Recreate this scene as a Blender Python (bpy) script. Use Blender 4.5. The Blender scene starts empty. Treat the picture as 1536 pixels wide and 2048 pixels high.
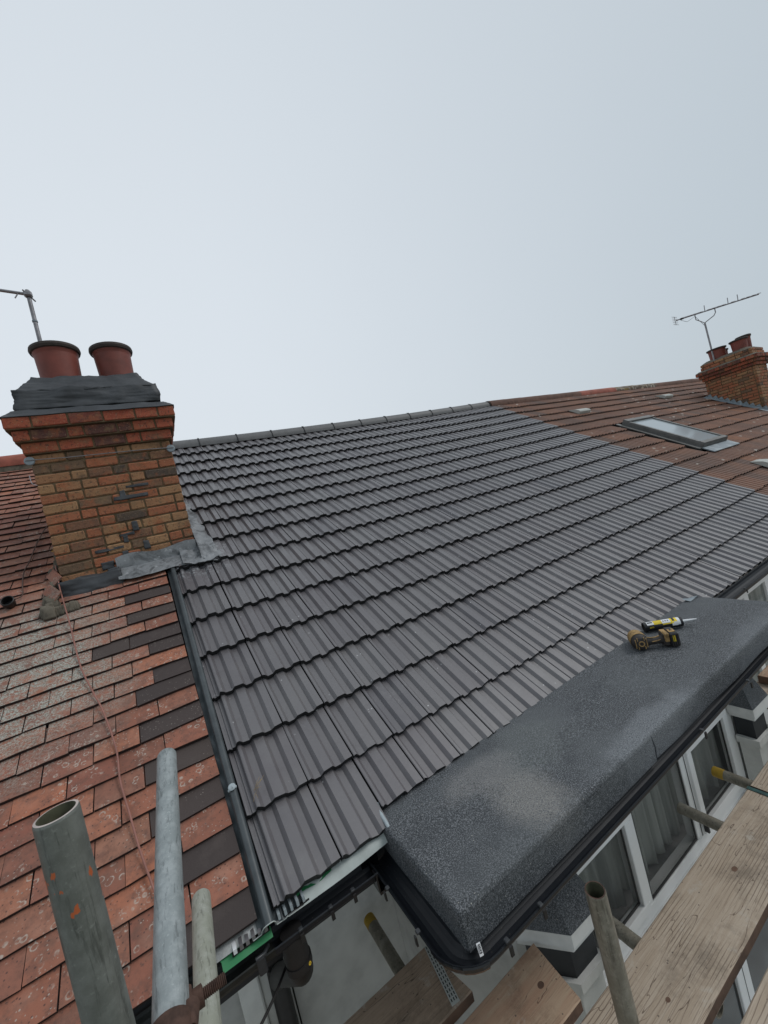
import bpy, bmesh, math, random
from mathutils import Vector, Matrix, noise
random.seed(7)
sc = bpy.context.scene
col = sc.collection
# ------------------------------------------------------------------ camera
TH = math.radians(32.606)
RW = ((0.841792, -0.480506, -0.245967), (-0.213615, 0.121935, -0.969278), (0.495736, 0.868473, 0.0))
CAM = Vector((-0.10351, -1.39263, 6.0954))
cd = bpy.data.cameras.new('camera'); cam = bpy.data.objects.new('camera', cd); col.objects.link(cam)
cd.sensor_fit = 'HORIZONTAL'; cd.sensor_width = 36.0; cd.lens = 36.0*805.526/1536.0
cd.clip_start = 0.02; cd.clip_end = 3000
cam.matrix_world = Matrix(((RW[0][0], -RW[1][0], -RW[2][0], CAM[0]), (RW[0][1], -RW[1][1], -RW[2][1], CAM[1]),
                           (RW[0][2], -RW[1][2], -RW[2][2], CAM[2]), (0, 0, 0, 1)))
sc.camera = cam
# ------------------------------------------------------------------ sky, sun, exposure
SUN_EL, SUN_AZ = math.radians(50), math.radians(118)      # azimuth from +Y towards +X
wd = bpy.data.worlds.new('World'); sc.world = wd; wd.use_nodes = True
nt = wd.node_tree; nt.nodes.clear()
def wn(t, **k):
    n = nt.nodes.new(t)
    for a, b in k.items(): setattr(n, a, b)
    return n
wl = nt.links.new
out = wn('ShaderNodeOutputWorld'); bg = wn('ShaderNodeBackground'); wl(bg.outputs[0], out.inputs[0])
sky = wn('ShaderNodeTexSky', sky_type='NISHITA'); sky.sun_disc = False
sky.sun_elevation = SUN_EL; sky.sun_rotation = SUN_AZ; sky.air_density = 1.5; sky.dust_density = 4
tc = wn('ShaderNodeTexCoord')
dot = wn('ShaderNodeVectorMath', operation='DOT_PRODUCT'); wl(tc.outputs['Generated'], dot.inputs[0])
dot.inputs[1].default_value = Vector((-0.12, 0.93, 0.34)).normalized()
mr = wn('ShaderNodeMapRange'); mr.inputs[1].default_value = 0.1; mr.inputs[2].default_value = 1.0; wl(dot.outputs['Value'], mr.inputs[0])
cl = wn('ShaderNodeMix', data_type='RGBA')
cl.inputs[6].default_value = (5.5, 6.3, 6.95, 1); cl.inputs[7].default_value = (8.35, 9.0, 9.65, 1)
wl(mr.outputs[0], cl.inputs[0])
ns = wn('ShaderNodeTexNoise'); ns.inputs['Scale'].default_value = 1.3; ns.inputs['Detail'].default_value = 3; wl(tc.outputs['Generated'], ns.inputs[0])
nr = wn('ShaderNodeMapRange'); nr.inputs[3].default_value = 0.965; nr.inputs[4].default_value = 1.03; wl(ns.outputs[0], nr.inputs[0])
mu = wn('ShaderNodeVectorMath', operation='SCALE'); wl(cl.outputs[2], mu.inputs[0]); wl(nr.outputs[0], mu.inputs['Scale'])
mx = wn('ShaderNodeMix', data_type='RGBA'); mx.inputs[0].default_value = 0.93
wl(sky.outputs[0], mx.inputs[6]); wl(mu.outputs[0], mx.inputs[7]); wl(mx.outputs[2], bg.inputs[0])
bg.inputs[1].default_value = 0.09
sl = bpy.data.lights.new('sun', 'SUN'); sl.energy = 1.1; sl.angle = math.radians(22); sl.color = (1, 0.985, 0.97)
so = bpy.data.objects.new('sun', sl); col.objects.link(so)
sd = Vector((math.sin(SUN_AZ)*math.cos(SUN_EL), math.cos(SUN_AZ)*math.cos(SUN_EL), math.sin(SUN_EL)))
so.rotation_euler = sd.to_track_quat('Z', 'Y').to_euler(); so.location = (0, 0, 30)
vs = sc.view_settings; vs.view_transform = 'Standard'; vs.look = 'None'; vs.exposure = 0; vs.gamma = 1; vs.use_curve_mapping = False

# ------------------------------------------------------------------ material helper
class Mat:
    def __init__(s, name, col=(.5, .5, .5), rough=.8, metal=0., spec=.5):
        s.m = bpy.data.materials.new(name); s.m.use_nodes = True; s.t = s.m.node_tree
        s.b = s.t.nodes['Principled BSDF']; s.b.inputs['Roughness'].default_value = rough
        s.b.inputs['Metallic'].default_value = metal; s.b.inputs['Specular IOR Level'].default_value = spec
        s.b.inputs['Base Color'].default_value = (*col, 1)
        s.pos = s.t.nodes.new('ShaderNodeNewGeometry').outputs['Position']
        s.c = s.rgb(col); s.bump_ = None
    def l(s, a, b): s.t.links.new(a, b)
    def rgb(s, c):
        n = s.t.nodes.new('ShaderNodeRGB'); n.outputs[0].default_value = (*c, 1); return n.outputs[0]
    def scaled(s, v):
        n = s.t.nodes.new('ShaderNodeVectorMath'); n.operation = 'MULTIPLY'; n.inputs[1].default_value = v; s.l(s.pos, n.inputs[0]); return n.outputs[0]
    def noise(s, scale, detail=4, rough=.6, vec=None, dist=0.):
        n = s.t.nodes.new('ShaderNodeTexNoise'); n.inputs['Scale'].default_value = scale; n.inputs['Detail'].default_value = detail
        n.inputs['Roughness'].default_value = rough; n.inputs['Distortion'].default_value = dist
        s.l(vec or s.pos, n.inputs['Vector']); return n.outputs[0]
    def voro(s, scale, feature='F1', vec=None, outp='Distance'):
        n = s.t.nodes.new('ShaderNodeTexVoronoi'); n.inputs['Scale'].default_value = scale; n.feature = feature
        s.l(vec or s.pos, n.inputs['Vector']); return n.outputs[outp]
    def ramp(s, v, a, b, lo=0., hi=1.):
        n = s.t.nodes.new('ShaderNodeMapRange'); n.inputs[1].default_value = a; n.inputs[2].default_value = b
        n.inputs[3].default_value = lo; n.inputs[4].default_value = hi; n.interpolation_type = 'SMOOTHSTEP'; s.l(v, n.inputs[0]); return n.outputs[0]
    def math(s, op, a, b=None):
        n = s.t.nodes.new('ShaderNodeMath'); n.operation = op
        for i, x in enumerate((a, b)):
            if x is None: continue
            if isinstance(x, (int, float)): n.inputs[i].default_value = x
            else: s.l(x, n.inputs[i])
        return n.outputs[0]
    def mix(s, fac, c, mode='MIX', base=None):
        n = s.t.nodes.new('ShaderNodeMix'); n.data_type = 'RGBA'; n.blend_type = mode
        if isinstance(fac, (int, float)): n.inputs[0].default_value = fac
        else: s.l(fac, n.inputs[0])
        s.l(base or s.c, n.inputs[6])
        if isinstance(c, tuple): n.inputs[7].default_value = (*c, 1)
        else: s.l(c, n.inputs[7])
        if base is None: s.c = n.outputs[2]
        return n.outputs[2]
    def stops(s, v, st, const=False):
        n = s.t.nodes.new('ShaderNodeValToRGB'); cr = n.color_ramp
        if const: cr.interpolation = 'CONSTANT'
        while len(cr.elements) < len(st): cr.elements.new(.5)
        for e, (p, c) in zip(cr.elements, st): e.position = p; e.color = (*c, 1)
        s.l(v, n.inputs[0]); return n.outputs[0]
    def rnd(s, attr=False):
        if attr:
            n = s.t.nodes.new('ShaderNodeAttribute'); n.attribute_name = 'rnd'; return n.outputs['Fac']
        return s.t.nodes.new('ShaderNodeObjectInfo').outputs['Random']
    def bump(s, v, strength=.4, dist=.004):
        n = s.t.nodes.new('ShaderNodeBump'); n.inputs['Strength'].default_value = strength; n.inputs['Distance'].default_value = dist
        s.l(v, n.inputs['Height'])
        if s.bump_: s.l(s.bump_, n.inputs['Normal'])
        s.bump_ = n.outputs[0]
    def blob(s, centre, radius, warp=.5, wscale=5., squash=(1, 1, 1)):
        """1 inside a noise-edged patch about a place on the real surface"""
        n = s.t.nodes.new('ShaderNodeVectorMath'); n.operation = 'SUBTRACT'; s.l(s.pos, n.inputs[0]); n.inputs[1].default_value = centre
        k = s.t.nodes.new('ShaderNodeVectorMath'); k.operation = 'MULTIPLY'; k.inputs[1].default_value = squash; s.l(n.outputs[0], k.inputs[0])
        q = s.t.nodes.new('ShaderNodeVectorMath'); q.operation = 'LENGTH'; s.l(k.outputs[0], q.inputs[0])
        d = s.math('DIVIDE', q.outputs['Value'], radius)
        d = s.math('ADD', d, s.math('MULTIPLY', s.math('SUBTRACT', s.noise(wscale, 5, .65), .5), warp*2.5))
        return s.ramp(d, .4, 1.15, 1, 0)
    def done(s):
        s.l(s.c, s.b.inputs['Base Color'])
        if s.bump_: s.l(s.bump_, s.b.inputs['Normal'])
        return s.m

def simple(name, c, rough=.7, metal=0., var=.25, scale=30, bmp=.15, spec=.5):
    m = Mat(name, c, rough, metal, spec)
    n = m.noise(scale, 5)
    m.mix(m.ramp(n, .35, .7), tuple(x*(1-var) for x in c))
    m.mix(m.ramp(m.noise(scale*.2, 3), .45, .75, 0, .7), tuple(min(1, x*(1+var)) for x in c))
    if bmp: m.bump(n, bmp, .003)
    return m.done()

M = {}
# grey concrete interlocking tile, two sources of per-tile variation
def grey_tile(attr):
    m = Mat('grey_concrete_tile', (.125, .118, .122), .4, spec=.62)
    r = m.rnd(attr)
    m.mix(r, m.stops(r, [(0, (.080, .070, .077)), (.3, (.102, .091, .098)), (.55, (.088, .078, .085)), (.8, (.110, .098, .104)), (1, (.086, .081, .09))]))
    m.mix(m.ramp(m.noise(5, 4), .45, .72, 0, .55), (.135, .127, .128))
    m.mix(m.ramp(m.noise(16, 5, .7), .55, .8, 0, .5), (.072, .064, .067))
    m.mix(m.ramp(m.noise(60, 3), .62, .8, 0, .35), (.2, .2, .2))
    v = m.voro(26); sel = m.ramp(m.noise(9, 2), .55, .62)
    m.mix(m.math('MULTIPLY', m.ramp(v, .08, .12, 1, 0), sel), (.42, .42, .42))
    m.mix(m.math('MULTIPLY', m.ramp(m.noise(3.3, 5, .7), .55, .7), m.ramp(m.noise(38, 4, .8), .45, .65, 0, .5)), (.19, .185, .185))
    d = m.blob((.10, 1.75, 6.1), .28, .6, 9)
    m.mix(m.math('MULTIPLY', d, m.ramp(m.noise(45, 5, .8), .48, .6)), (.3, .31, .32))
    n = m.noise(240, 3); m.bump(n, .25, .0012); m.bump(m.noise(40, 3), .25, .002)
    m.b.inputs['Coat Weight'].default_value = .5; m.b.inputs['Coat Roughness'].default_value = .42; m.b.inputs['Coat IOR'].default_value = 1.45
    m.l(m.ramp(m.noise(12, 4), .3, .8, .38, .55), m.b.inputs['Roughness'])
    return m.done()
M['grey'] = grey_tile(False); M['grey_a'] = grey_tile(True)
m = Mat('shade_dark_tile_edge', (.012, .012, .013), .75); m.mix(m.ramp(m.noise(60, 3), .55, .75, 0, .5), (.035, .034, .034)); m.bump(m.noise(90, 4), .8, .004); M['edge'] = m.done()  # uncoated black butt faces, with the drip-edge shade put into the colour too
def brown_tile(attr):
    m = Mat('brown_concrete_tile', (.12, .055, .036), .6)
    r = m.rnd(attr)
    m.mix(1., m.stops(r, [(0, (.16, .075, .047)), (.35, (.22, .10, .058)), (.7, (.18, .085, .052)), (.9, (.13, .074, .054)), (1, (.26, .11, .055))]))
    m.mix(m.ramp(m.noise(1.2, 4), .45, .7, 0, .5), (.085, .06, .05))
    m.mix(m.ramp(m.noise(30, 4, .7), .55, .75, 0, .6), (.06, .035, .028))
    m.mix(m.math('MULTIPLY', m.ramp(m.voro(7.5), .13, .2, 1, 0), m.ramp(m.noise(2.3, 3), .46, .56)), (.5, .44, .38))
    m.bump(m.noise(120, 3), .4, .002)
    return m.done()
M['brown'] = brown_tile(False); M['brown_a'] = brown_tile(True)
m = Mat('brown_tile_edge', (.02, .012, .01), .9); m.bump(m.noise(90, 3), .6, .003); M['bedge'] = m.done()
def red_tile(attr, dark=False):
    m = Mat('dark_brown_clay_tile' if dark else 'red_clay_tile', (.3, .1, .07), .8)
    r = m.rnd(attr)
    if dark:
        m.mix(1., m.stops(r, [(0, (.044, .033, .03)), (.5, (.055, .04, .037)), (1, (.065, .048, .042))]))
        m.mix(m.ramp(m.noise(14, 5), .5, .75, 0, .5), (.08, .062, .055))
    else:
        m.mix(1., m.stops(r, [(0, (.22, .085, .055)), (.2, (.32, .122, .074)), (.4, (.25, .09, .06)), (.55, (.31, .14, .088)), (.75, (.38, .14, .078)), (.88, (.18, .088, .066)), (1, (.31, .11, .067))]))
        m.mix(m.ramp(m.noise(22, 6, .7), .40, .7, 0, .85), (.15, .07, .05))
        m.mix(m.ramp(m.noise(9, 5), .5, .8, 0, .6), (.44, .22, .15))
        m.mix(m.ramp(m.noise(70, 4), .6, .72, 0, .8), (.1, .055, .045))
        m.mix(m.ramp(m.voro(60), .1, .2, .8, 0), (.07, .035, .03))
    # lichen: rings and crust, thick in the band left of the chimney foot
    z = m.blob((-.85, 1.25, 5.75), .62, .35, 3.2, (1, .95, .95))
    ring = m.ramp(m.math('ABSOLUTE', m.math('SUBTRACT', m.math('ADD', m.voro(34), m.math('MULTIPLY', m.noise(60, 3), .25)), .42)), .03, .09, 1, 0)
    thin = m.math('MULTIPLY', ring, m.ramp(m.noise(6.5, 4), .47, .56))
    crust = m.math('MULTIPLY', z, m.math('MULTIPLY', m.ramp(m.noise(80, 6, .8), .45, .51), m.ramp(m.noise(11, 4), .33, .5)))
    spk = m.math('MULTIPLY', m.ramp(m.voro(85), .17, .24, 1, 0), m.ramp(m.noise(8, 3), .47, .58))
    if not dark:
        m.mix(m.math('MULTIPLY', z, .3), (.2, .13, .10)); m.mix(m.ramp(m.noise(2.6, 6, .7), .52, .68, 0, .55), (.16, .095, .07))
        m.mix(m.math('MULTIPLY', thin, m.ramp(m.noise(90, 3), .35, .6, 0, .75)), (.46, .4, .34))
        m.mix(m.math('MULTIPLY', crust, .95), m.stops(m.noise(160, 2), [(.38, (.15, .14, .11)), (.62, (.42, .42, .37))]))
        m.mix(m.ramp(m.math('MULTIPLY', m.voro(2.3), 1), .035, .05, 1, 0), (.45, .24, .03))
    m.mix(m.math('MULTIPLY', m.math('MULTIPLY', spk, m.ramp(m.noise(130, 2), .35, .6)), .7 if not dark else .3), (.48, .43, .37))
    m.bump(m.noise(150, 4), .45, .002); m.bump(m.noise(25, 4), .35, .004)
    return m.done()
M['red'] = red_tile(False); M['red_a'] = red_tile(True); M['darkred'] = red_tile(False, True)
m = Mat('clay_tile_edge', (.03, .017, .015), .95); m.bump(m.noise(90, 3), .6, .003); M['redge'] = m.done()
m = Mat('roof_deck', (.012, .012, .012), .95); M['deck'] = m.done()
def brick(name, st):
    m = Mat(name, (.3, .15, .08), .93)
    r = m.rnd(); m.mix(1., m.stops(r, st, True))
    m.mix(m.ramp(m.noise(17, 5, .65), .48, .75, 0, .45), (.33, .19, .09))
    m.mix(m.ramp(m.noise(11, 4), .5, .68, 0, .7), (.33, .105, .045))
    m.mix(m.ramp(m.noise(55, 5, .75), .52, .66, 0, .8), (.05, .036, .028))
    m.mix(m.ramp(m.noise(120, 3), .6, .7, 0, .6), (.38, .27, .17)); m.mix(m.ramp(m.noise(8, 6, .75), .53, .66, 0, .65), (.19, .125, .07)); m.mix(m.ramp(m.noise(4.5, 5, .7), .55, .72, 0, .6), (.06, .045, .036))
    m.bump(m.noise(70, 5, .75), .9, .006); m.bump(m.noise(20, 3), .5, .006)
    return m.done()
M['stock'] = brick('stock_brick', [(0, (.33, .12, .06)), (.17, (.32, .17, .085)), (.3, (.2, .1, .06)), (.42, (.36, .2, .1)), (.55, (.16, .10, .062)), (.62, (.37, .13, .065)), (.8, (.32, .16, .08)), (.95, (.09, .065, .05))])
M['redbrick'] = brick('red_brick', [(0, (.3, .07, .038)), (.3, (.18, .05, .035)), (.5, (.34, .085, .045)), (.8, (.11, .045, .036))])
M['mortar'] = simple('brown_mortar', (.15, .105, .058), .95, var=.4, scale=45, bmp=.7)
M['smear'] = simple('dark_cement', (.05, .054, .06), .6, var=.3, scale=18, bmp=.8)
M['cement'] = simple('grey_cement', (.15, .13, .10), .95, var=.45, scale=35, bmp=.9)
M['pot'] = simple('terracotta', (.19, .045, .03), .6, var=.25, scale=14, bmp=.15)
M['potrim'] = simple('sooty_rim', (.05, .038, .032), .75, var=.3, scale=25, bmp=.2)
m = Mat('lead_sheet', (.24, .25, .26), .55, .15); m.mix(m.ramp(m.noise(14, 5, .7, dist=1.), .4, .7), (.09, .095, .1)); m.mix(m.ramp(m.noise(30, 4), .6, .75), (.38, .39, .4)); m.bump(m.noise(24, 4, dist=1.), .4, .004); M['lead'] = m.done()
m = Mat('blue_grey_lead', (.2, .235, .26), .6, .2); m.mix(m.ramp(m.noise(9, 4), .45, .7), (.3, .34, .36)); m.bump(m.noise(20, 4), .4, .005); M['lead2'] = m.done()
m = Mat('mineral_felt', (.06, .066, .072), .82)
m.mix(m.ramp(m.noise(230, 2, .6), .46, .6), (.19, .198, .21)); m.mix(m.ramp(m.noise(260, 2, .6, ), .52, .6), (.016, .018, .02))
m.mix(m.ramp(m.noise(2.2, 4), .42, .66, 0, .45), (.12, .13, .135))
m.mix(m.ramp(m.noise(5, 4), .52, .72, 0, .4), (.045, .05, .056))
g = m.ramp(m.noise(300, 2), .36, .55)
e1 = m.blob((.82, -.28, 5.0), .14, .42, 6, (1, .75, 1)); e2 = m.blob((.78, -.07, 5.0), .10, .5, 8, (.5, 1, 1))
e3 = m.blob((1.45, -.39, 5.0), .22, .45, 7, (.55, 2.6, 1)); e4 = m.blob((2.5, -.42, 5.0), .25, .5, 7, (.6, 2.6, 1)); e5 = m.blob((1.05, -.1, 5.0), .2, .5, 5)
for e, k, c in ((e1, .5, (.36, .34, .31)), (e2, .5, (.28, .27, .26)), (e3, .42, (.33, .35, .37)), (e4, .3, (.3, .32, .34)), (e5, .35, (.2, .22, .21))):
    m.mix(m.math('MULTIPLY', m.math('MULTIPLY', e, k), g), c)
m.mix(m.ramp(m.voro(38), .045, .07, .8, 0), (.5, .48, .42))
m.bump(m.noise(380, 2), .8, .003); m.bump(m.noise(9, 4), .35, .01); M['felt'] = m.done()
m = Mat('black_gutter_plastic', (.012, .014, .018), .45, spec=.35); m.mix(m.ramp(m.noise(14, 5), .5, .8, 0, .6), (.03, .032, .034))
m.mix(m.ramp(m.voro(70), .07, .12, .5, 0), (.1, .09, .07)); m.bump(m.noise(30, 3), .1, .002); M['gutter'] = m.done()
M['oldgutter'] = simple('dirty_black_gutter', (.018, .02, .017), .55, var=.6, scale=20, bmp=.3)
M['gloss'] = simple('glossy_black_plastic', (.006, .006, .007), .12, var=.2, scale=9, bmp=.25)
M['clip'] = simple('grey_clip_plastic', (.03, .032, .035), .4, bmp=0)
M['channel'] = simple('dark_grey_grp', (.06, .07, .074), .38, var=.3, scale=18, bmp=.15)
M['tray'] = simple('pale_eaves_tray', (.42, .46, .44), .5, var=.18, scale=12, bmp=.05)
M['green'] = simple('green_membrane', (.03, .2, .075), .55, var=.15, scale=6, bmp=.05)
M['foil'] = simple('foil_strip', (.5, .5, .48), .3, .6, var=.5, scale=25, bmp=.5)
M['render'] = simple('grey_white_render', (.52, .52, .5), .92, var=.18, scale=14, bmp=.45)
M['upvc'] = simple('white_upvc', (.86, .86, .85), .35, var=.05, scale=5, bmp=.03)
M['stucco'] = simple('white_painted_stucco', (.66, .66, .63), .7, var=.12, scale=20, bmp=.4)
M['blackpaint'] = simple('black_painted_stucco', (.02, .023, .027), .6, var=.4, scale=15, bmp=.5)
m = Mat('glass', (.02, .024, .026), .03, spec=.6); m.b.inputs['Transmission Weight'].default_value = 0.0
m.b.inputs['Alpha'].default_value = .22; M['glass'] = m.done()
m = Mat('dark_window_glass', (.02, .026, .03), .06, spec=.7); m.mix(m.ramp(m.noise(5, 3), .4, .65), (.06, .075, .08)); M['glassdark'] = m.done()
m = Mat('skylight_glass', (.34, .38, .4), .12, spec=.9); M['skyglass'] = m.done()  # sky reflection put into the pale base colour
m = Mat('net_curtain', (.62, .65, .6), .9); m.mix(m.ramp(m.noise(22, 3, .5, m.scaled((1, 1, .06))), .4, .65), (.4, .43, .4)); M['curtain'] = m.done()
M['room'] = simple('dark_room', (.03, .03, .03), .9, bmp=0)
def wood(name, c, dk, lt, ang=0.):
    m = Mat(name, c, .85)
    mp = m.t.nodes.new('ShaderNodeMapping'); mp.inputs['Rotation'].default_value = (0, 0, ang); mp.inputs['Scale'].default_value = (1.1, 16, 16); m.l(m.pos, mp.inputs[0])
    w = m.noise(2.4, 6, .62, mp.outputs[0], .9)
    mp2 = m.t.nodes.new('ShaderNodeMapping'); mp2.inputs['Rotation'].default_value = (0, 0, ang); mp2.inputs['Scale'].default_value = (5, 110, 110); m.l(m.pos, mp2.inputs[0])
    fine = m.noise(1.6, 5, .7, mp2.outputs[0], .5)
    m.mix(m.ramp(w, .35, .68), lt)
    wv = m.t.nodes.new('ShaderNodeTexWave'); wv.wave_type = 'BANDS'; wv.bands_direction = 'Y'; wv.inputs['Scale'].default_value = 2.6; wv.inputs['Distortion'].default_value = 7.5
    wv.inputs['Detail'].default_value = 3; wv.inputs['Detail Scale'].default_value = .55
    mp3 = m.t.nodes.new('ShaderNodeMapping'); mp3.inputs['Rotation'].default_value = (0, 0, ang); mp3.inputs['Scale'].default_value = (1.6, 11, 11); m.l(m.pos, mp3.inputs[0]); m.l(mp3.outputs[0], wv.inputs[0])
    grain = m.math('MULTIPLY', m.ramp(wv.outputs['Fac'], .0, .2, 1, 0), m.ramp(m.noise(3, 3), .42, .6))
    m.mix(m.math('MULTIPLY', grain, .6), dk); m.mix(m.ramp(fine, .56, .72, 0, .55), dk)
    m.mix(m.ramp(m.noise(4, 6, .75), .47, .7, 0, .75), tuple(x*.45 for x in c)); m.mix(m.ramp(m.noise(9, 5, .7), .58, .7, 0, .5), (.5, .46, .4))

    m.mix(m.ramp(m.voro(30), .06, .1, .7, 0), (.05, .04, .035))
    e_ = m.math('ABSOLUTE', m.math('SUBTRACT', m.noise(1.25, 3, .5, mp3.outputs[0], .6), .5)); m.mix(m.ramp(e_, .001, .0045, .8, 0), dk)
    m.bump(fine, .5, .003); m.bump(grain, .35, .002)
    return m.done()
M['wood'] = wood('weathered_pine', (.40, .315, .235), (.10, .066, .045), (.47, .385, .30))
M['wood2'] = wood('stained_pine', (.40, .25, .165), (.12, .065, .045), (.44, .32, .22), .05)
M['wood3'] = wood('dirty_pine', (.30, .215, .15), (.08, .055, .04), (.38, .28, .2), -.03)
M['woodend'] = simple('sawn_board_edge', (.13, .075, .05), .9, var=.4, scale=40, bmp=.5)
M['endband'] = simple('green_end_band', (.03, .09, .085), .6, var=.5, scale=25)
def galv(name, c, c2, paint=False, streak=True):
    m = Mat(name, c, .5, .35)
    m.mix(m.ramp(m.noise(26, 6, .7), .38, .68), c2)
    m.mix(m.ramp(m.noise(22, 5, .7, m.scaled((6, .5, 6) if streak else (5, 5, .5))), .52, .68, 0, .8), tuple(x*.5 for x in c))
    m.mix(m.ramp(m.noise(130, 3), .6, .75, 0, .5), tuple(min(1, x*1.5) for x in c2))
    if paint:
        m.mix(m.ramp(m.noise(24, 4, .6, m.scaled((1, 1, .5))), .605, .62), (.52, .13, .045))
        m.mix(m.ramp(m.noise(14, 5, .7), .64, .72), (.03, .032, .034))
    m.bump(m.noise(70, 5, .7), .35, .0015)
    return m.done()
M['galv'] = galv('galvanised_steel', (.27, .3, .3), (.38, .41, .41))
M['galv2'] = galv('cream_stained_steel', (.37, .38, .31), (.45, .46, .4))
M['galv3'] = galv('dull_painted_steel', (.14, .147, .13), (.2, .21, .19), True, False)
M['galv4'] = galv('brown_weathered_steel', (.2, .18, .14), (.3, .28, .23), False, False)
M['rimsteel'] = simple('scuffed_rim', (.42, .36, .33), .5, var=.3, scale=60)
M['pipein'] = simple('dirty_pipe_inside', (.1, .1, .06), .9, var=.5, scale=40)
M['rust'] = simple('rusty_steel', (.1, .055, .04), .8, .3, var=.5, scale=60, bmp=.6)
M['brass'] = simple('yellow_plastic', (.6, .4, .03), .5, bmp=0)
M['yellowtape'] = simple('yellow_tape', (.42, .26, .02), .6, var=.3, scale=30)
M['alu'] = simple('dull_aluminium', (.28, .27, .28), .45, .6, var=.3, scale=40)
M['cable'] = simple('pink_brown_cable', (.3, .13, .1), .6, var=.2, scale=20, bmp=0)
M['bcable'] = simple('brown_cable', (.1, .055, .04), .7, var=.3, scale=20, bmp=0)
M['blackrub'] = simple('black_rubber', (.014, .013, .013), .5, var=.3, scale=30, bmp=.1)
M['dewy'] = simple('worn_yellow_plastic', (.36, .225, .085), .65, var=.55, scale=70, bmp=.2)
M['dull'] = simple('dusty_black_plastic', (.035, .03, .028), .7, var=.5, scale=50, bmp=.3)
M['yellow'] = simple('yellow_print', (.75, .55, .02), .5, bmp=0)
M['white'] = simple('white_print', (.72, .73, .74), .5, var=.08, bmp=0)
M['black'] = simple('black_print', (.01, .01, .012), .4, bmp=0)
M['sealant'] = simple('silver_sealant', (.36, .41, .43), .35, var=.2, scale=20, bmp=.4)
M['vent'] = simple('grey_vent_plastic', (.42, .43, .4), .6, var=.15, scale=10, bmp=.1)
M['vframe'] = simple('weathered_window_cover', (.13, .13, .125), .5, .2, var=.35, scale=10)
M['ridgegrey'] = simple('grey_ridge_concrete', (.125, .124, .125), .6, var=.2, scale=16, bmp=.2)
M['ridgered'] = simple('red_ridge_clay', (.3, .085, .055), .8, var=.35, scale=12, bmp=.3)
M['ridgebrown'] = simple('brown_ridge_clay', (.14, .075, .055), .9, var=.4, scale=14, bmp=.5)
m = Mat('lichened_ridge_clay', (.1, .07, .05), .95); m.mix(m.ramp(m.noise(18, 5), .5, .58), (.42, .38, .32)); m.mix(m.ramp(m.noise(9, 4), .56, .64), (.25, .17, .05)); M['ridgelichen'] = m.done()
M['ground'] = simple('garden_ground', (.18, .18, .14), .95, var=.4, scale=2, bmp=.4)
M['paving'] = simple('concrete_paving', (.45, .44, .42), .9, var=.2, scale=3, bmp=.3)
M['straw'] = simple('dry_grass', (.35, .25, .12), .9, bmp=0)

# ------------------------------------------------------------------ object helpers
def tag(o, label=None, cat=None, group=None, kind=None):
    if label: o['label'] = label
    if cat: o['category'] = cat
    if group: o['group'] = group
    if kind: o['kind'] = kind
    return o
def thing(name, loc, label, cat, group=None):
    o = bpy.data.objects.new(name, None); o.location = loc; o.empty_display_size = .1; col.objects.link(o)
    return tag(o, label, cat, group)
def origin(par):
    v = Vector((0, 0, 0))
    while par is not None: v += Vector(par.location) ; par = par.parent
    return v
def put(name, me, parent=None, mw=None, kind=None):
    """link mesh data given in world coordinates; under a parent it keeps its world place"""
    o = bpy.data.objects.new(name, me); col.objects.link(o)
    if parent:
        o.parent = parent; o.matrix_parent_inverse = Matrix.Translation(-PW.get(parent.name, Vector(parent.location)))
    if mw is not None: o.matrix_local = mw if not parent else mw
    if kind: o['kind'] = kind
    return o
PW = {}
def link(name, me, parent=None, mw=None, kind=None):
    o = bpy.data.objects.new(name, me); col.objects.link(o)
    mw = mw or Matrix.Identity(4)
    if parent:
        pm = WM[parent.name] if parent.name in WM else Matrix.Translation(parent.location)
        o.parent = parent; o.matrix_parent_inverse = Matrix.Identity(4); lm = pm.inverted() @ mw
    else: lm = mw
    o.matrix_basis = lm; WM[o.name] = mw
    if kind: o['kind'] = kind
    return o
WM = {}
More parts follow.
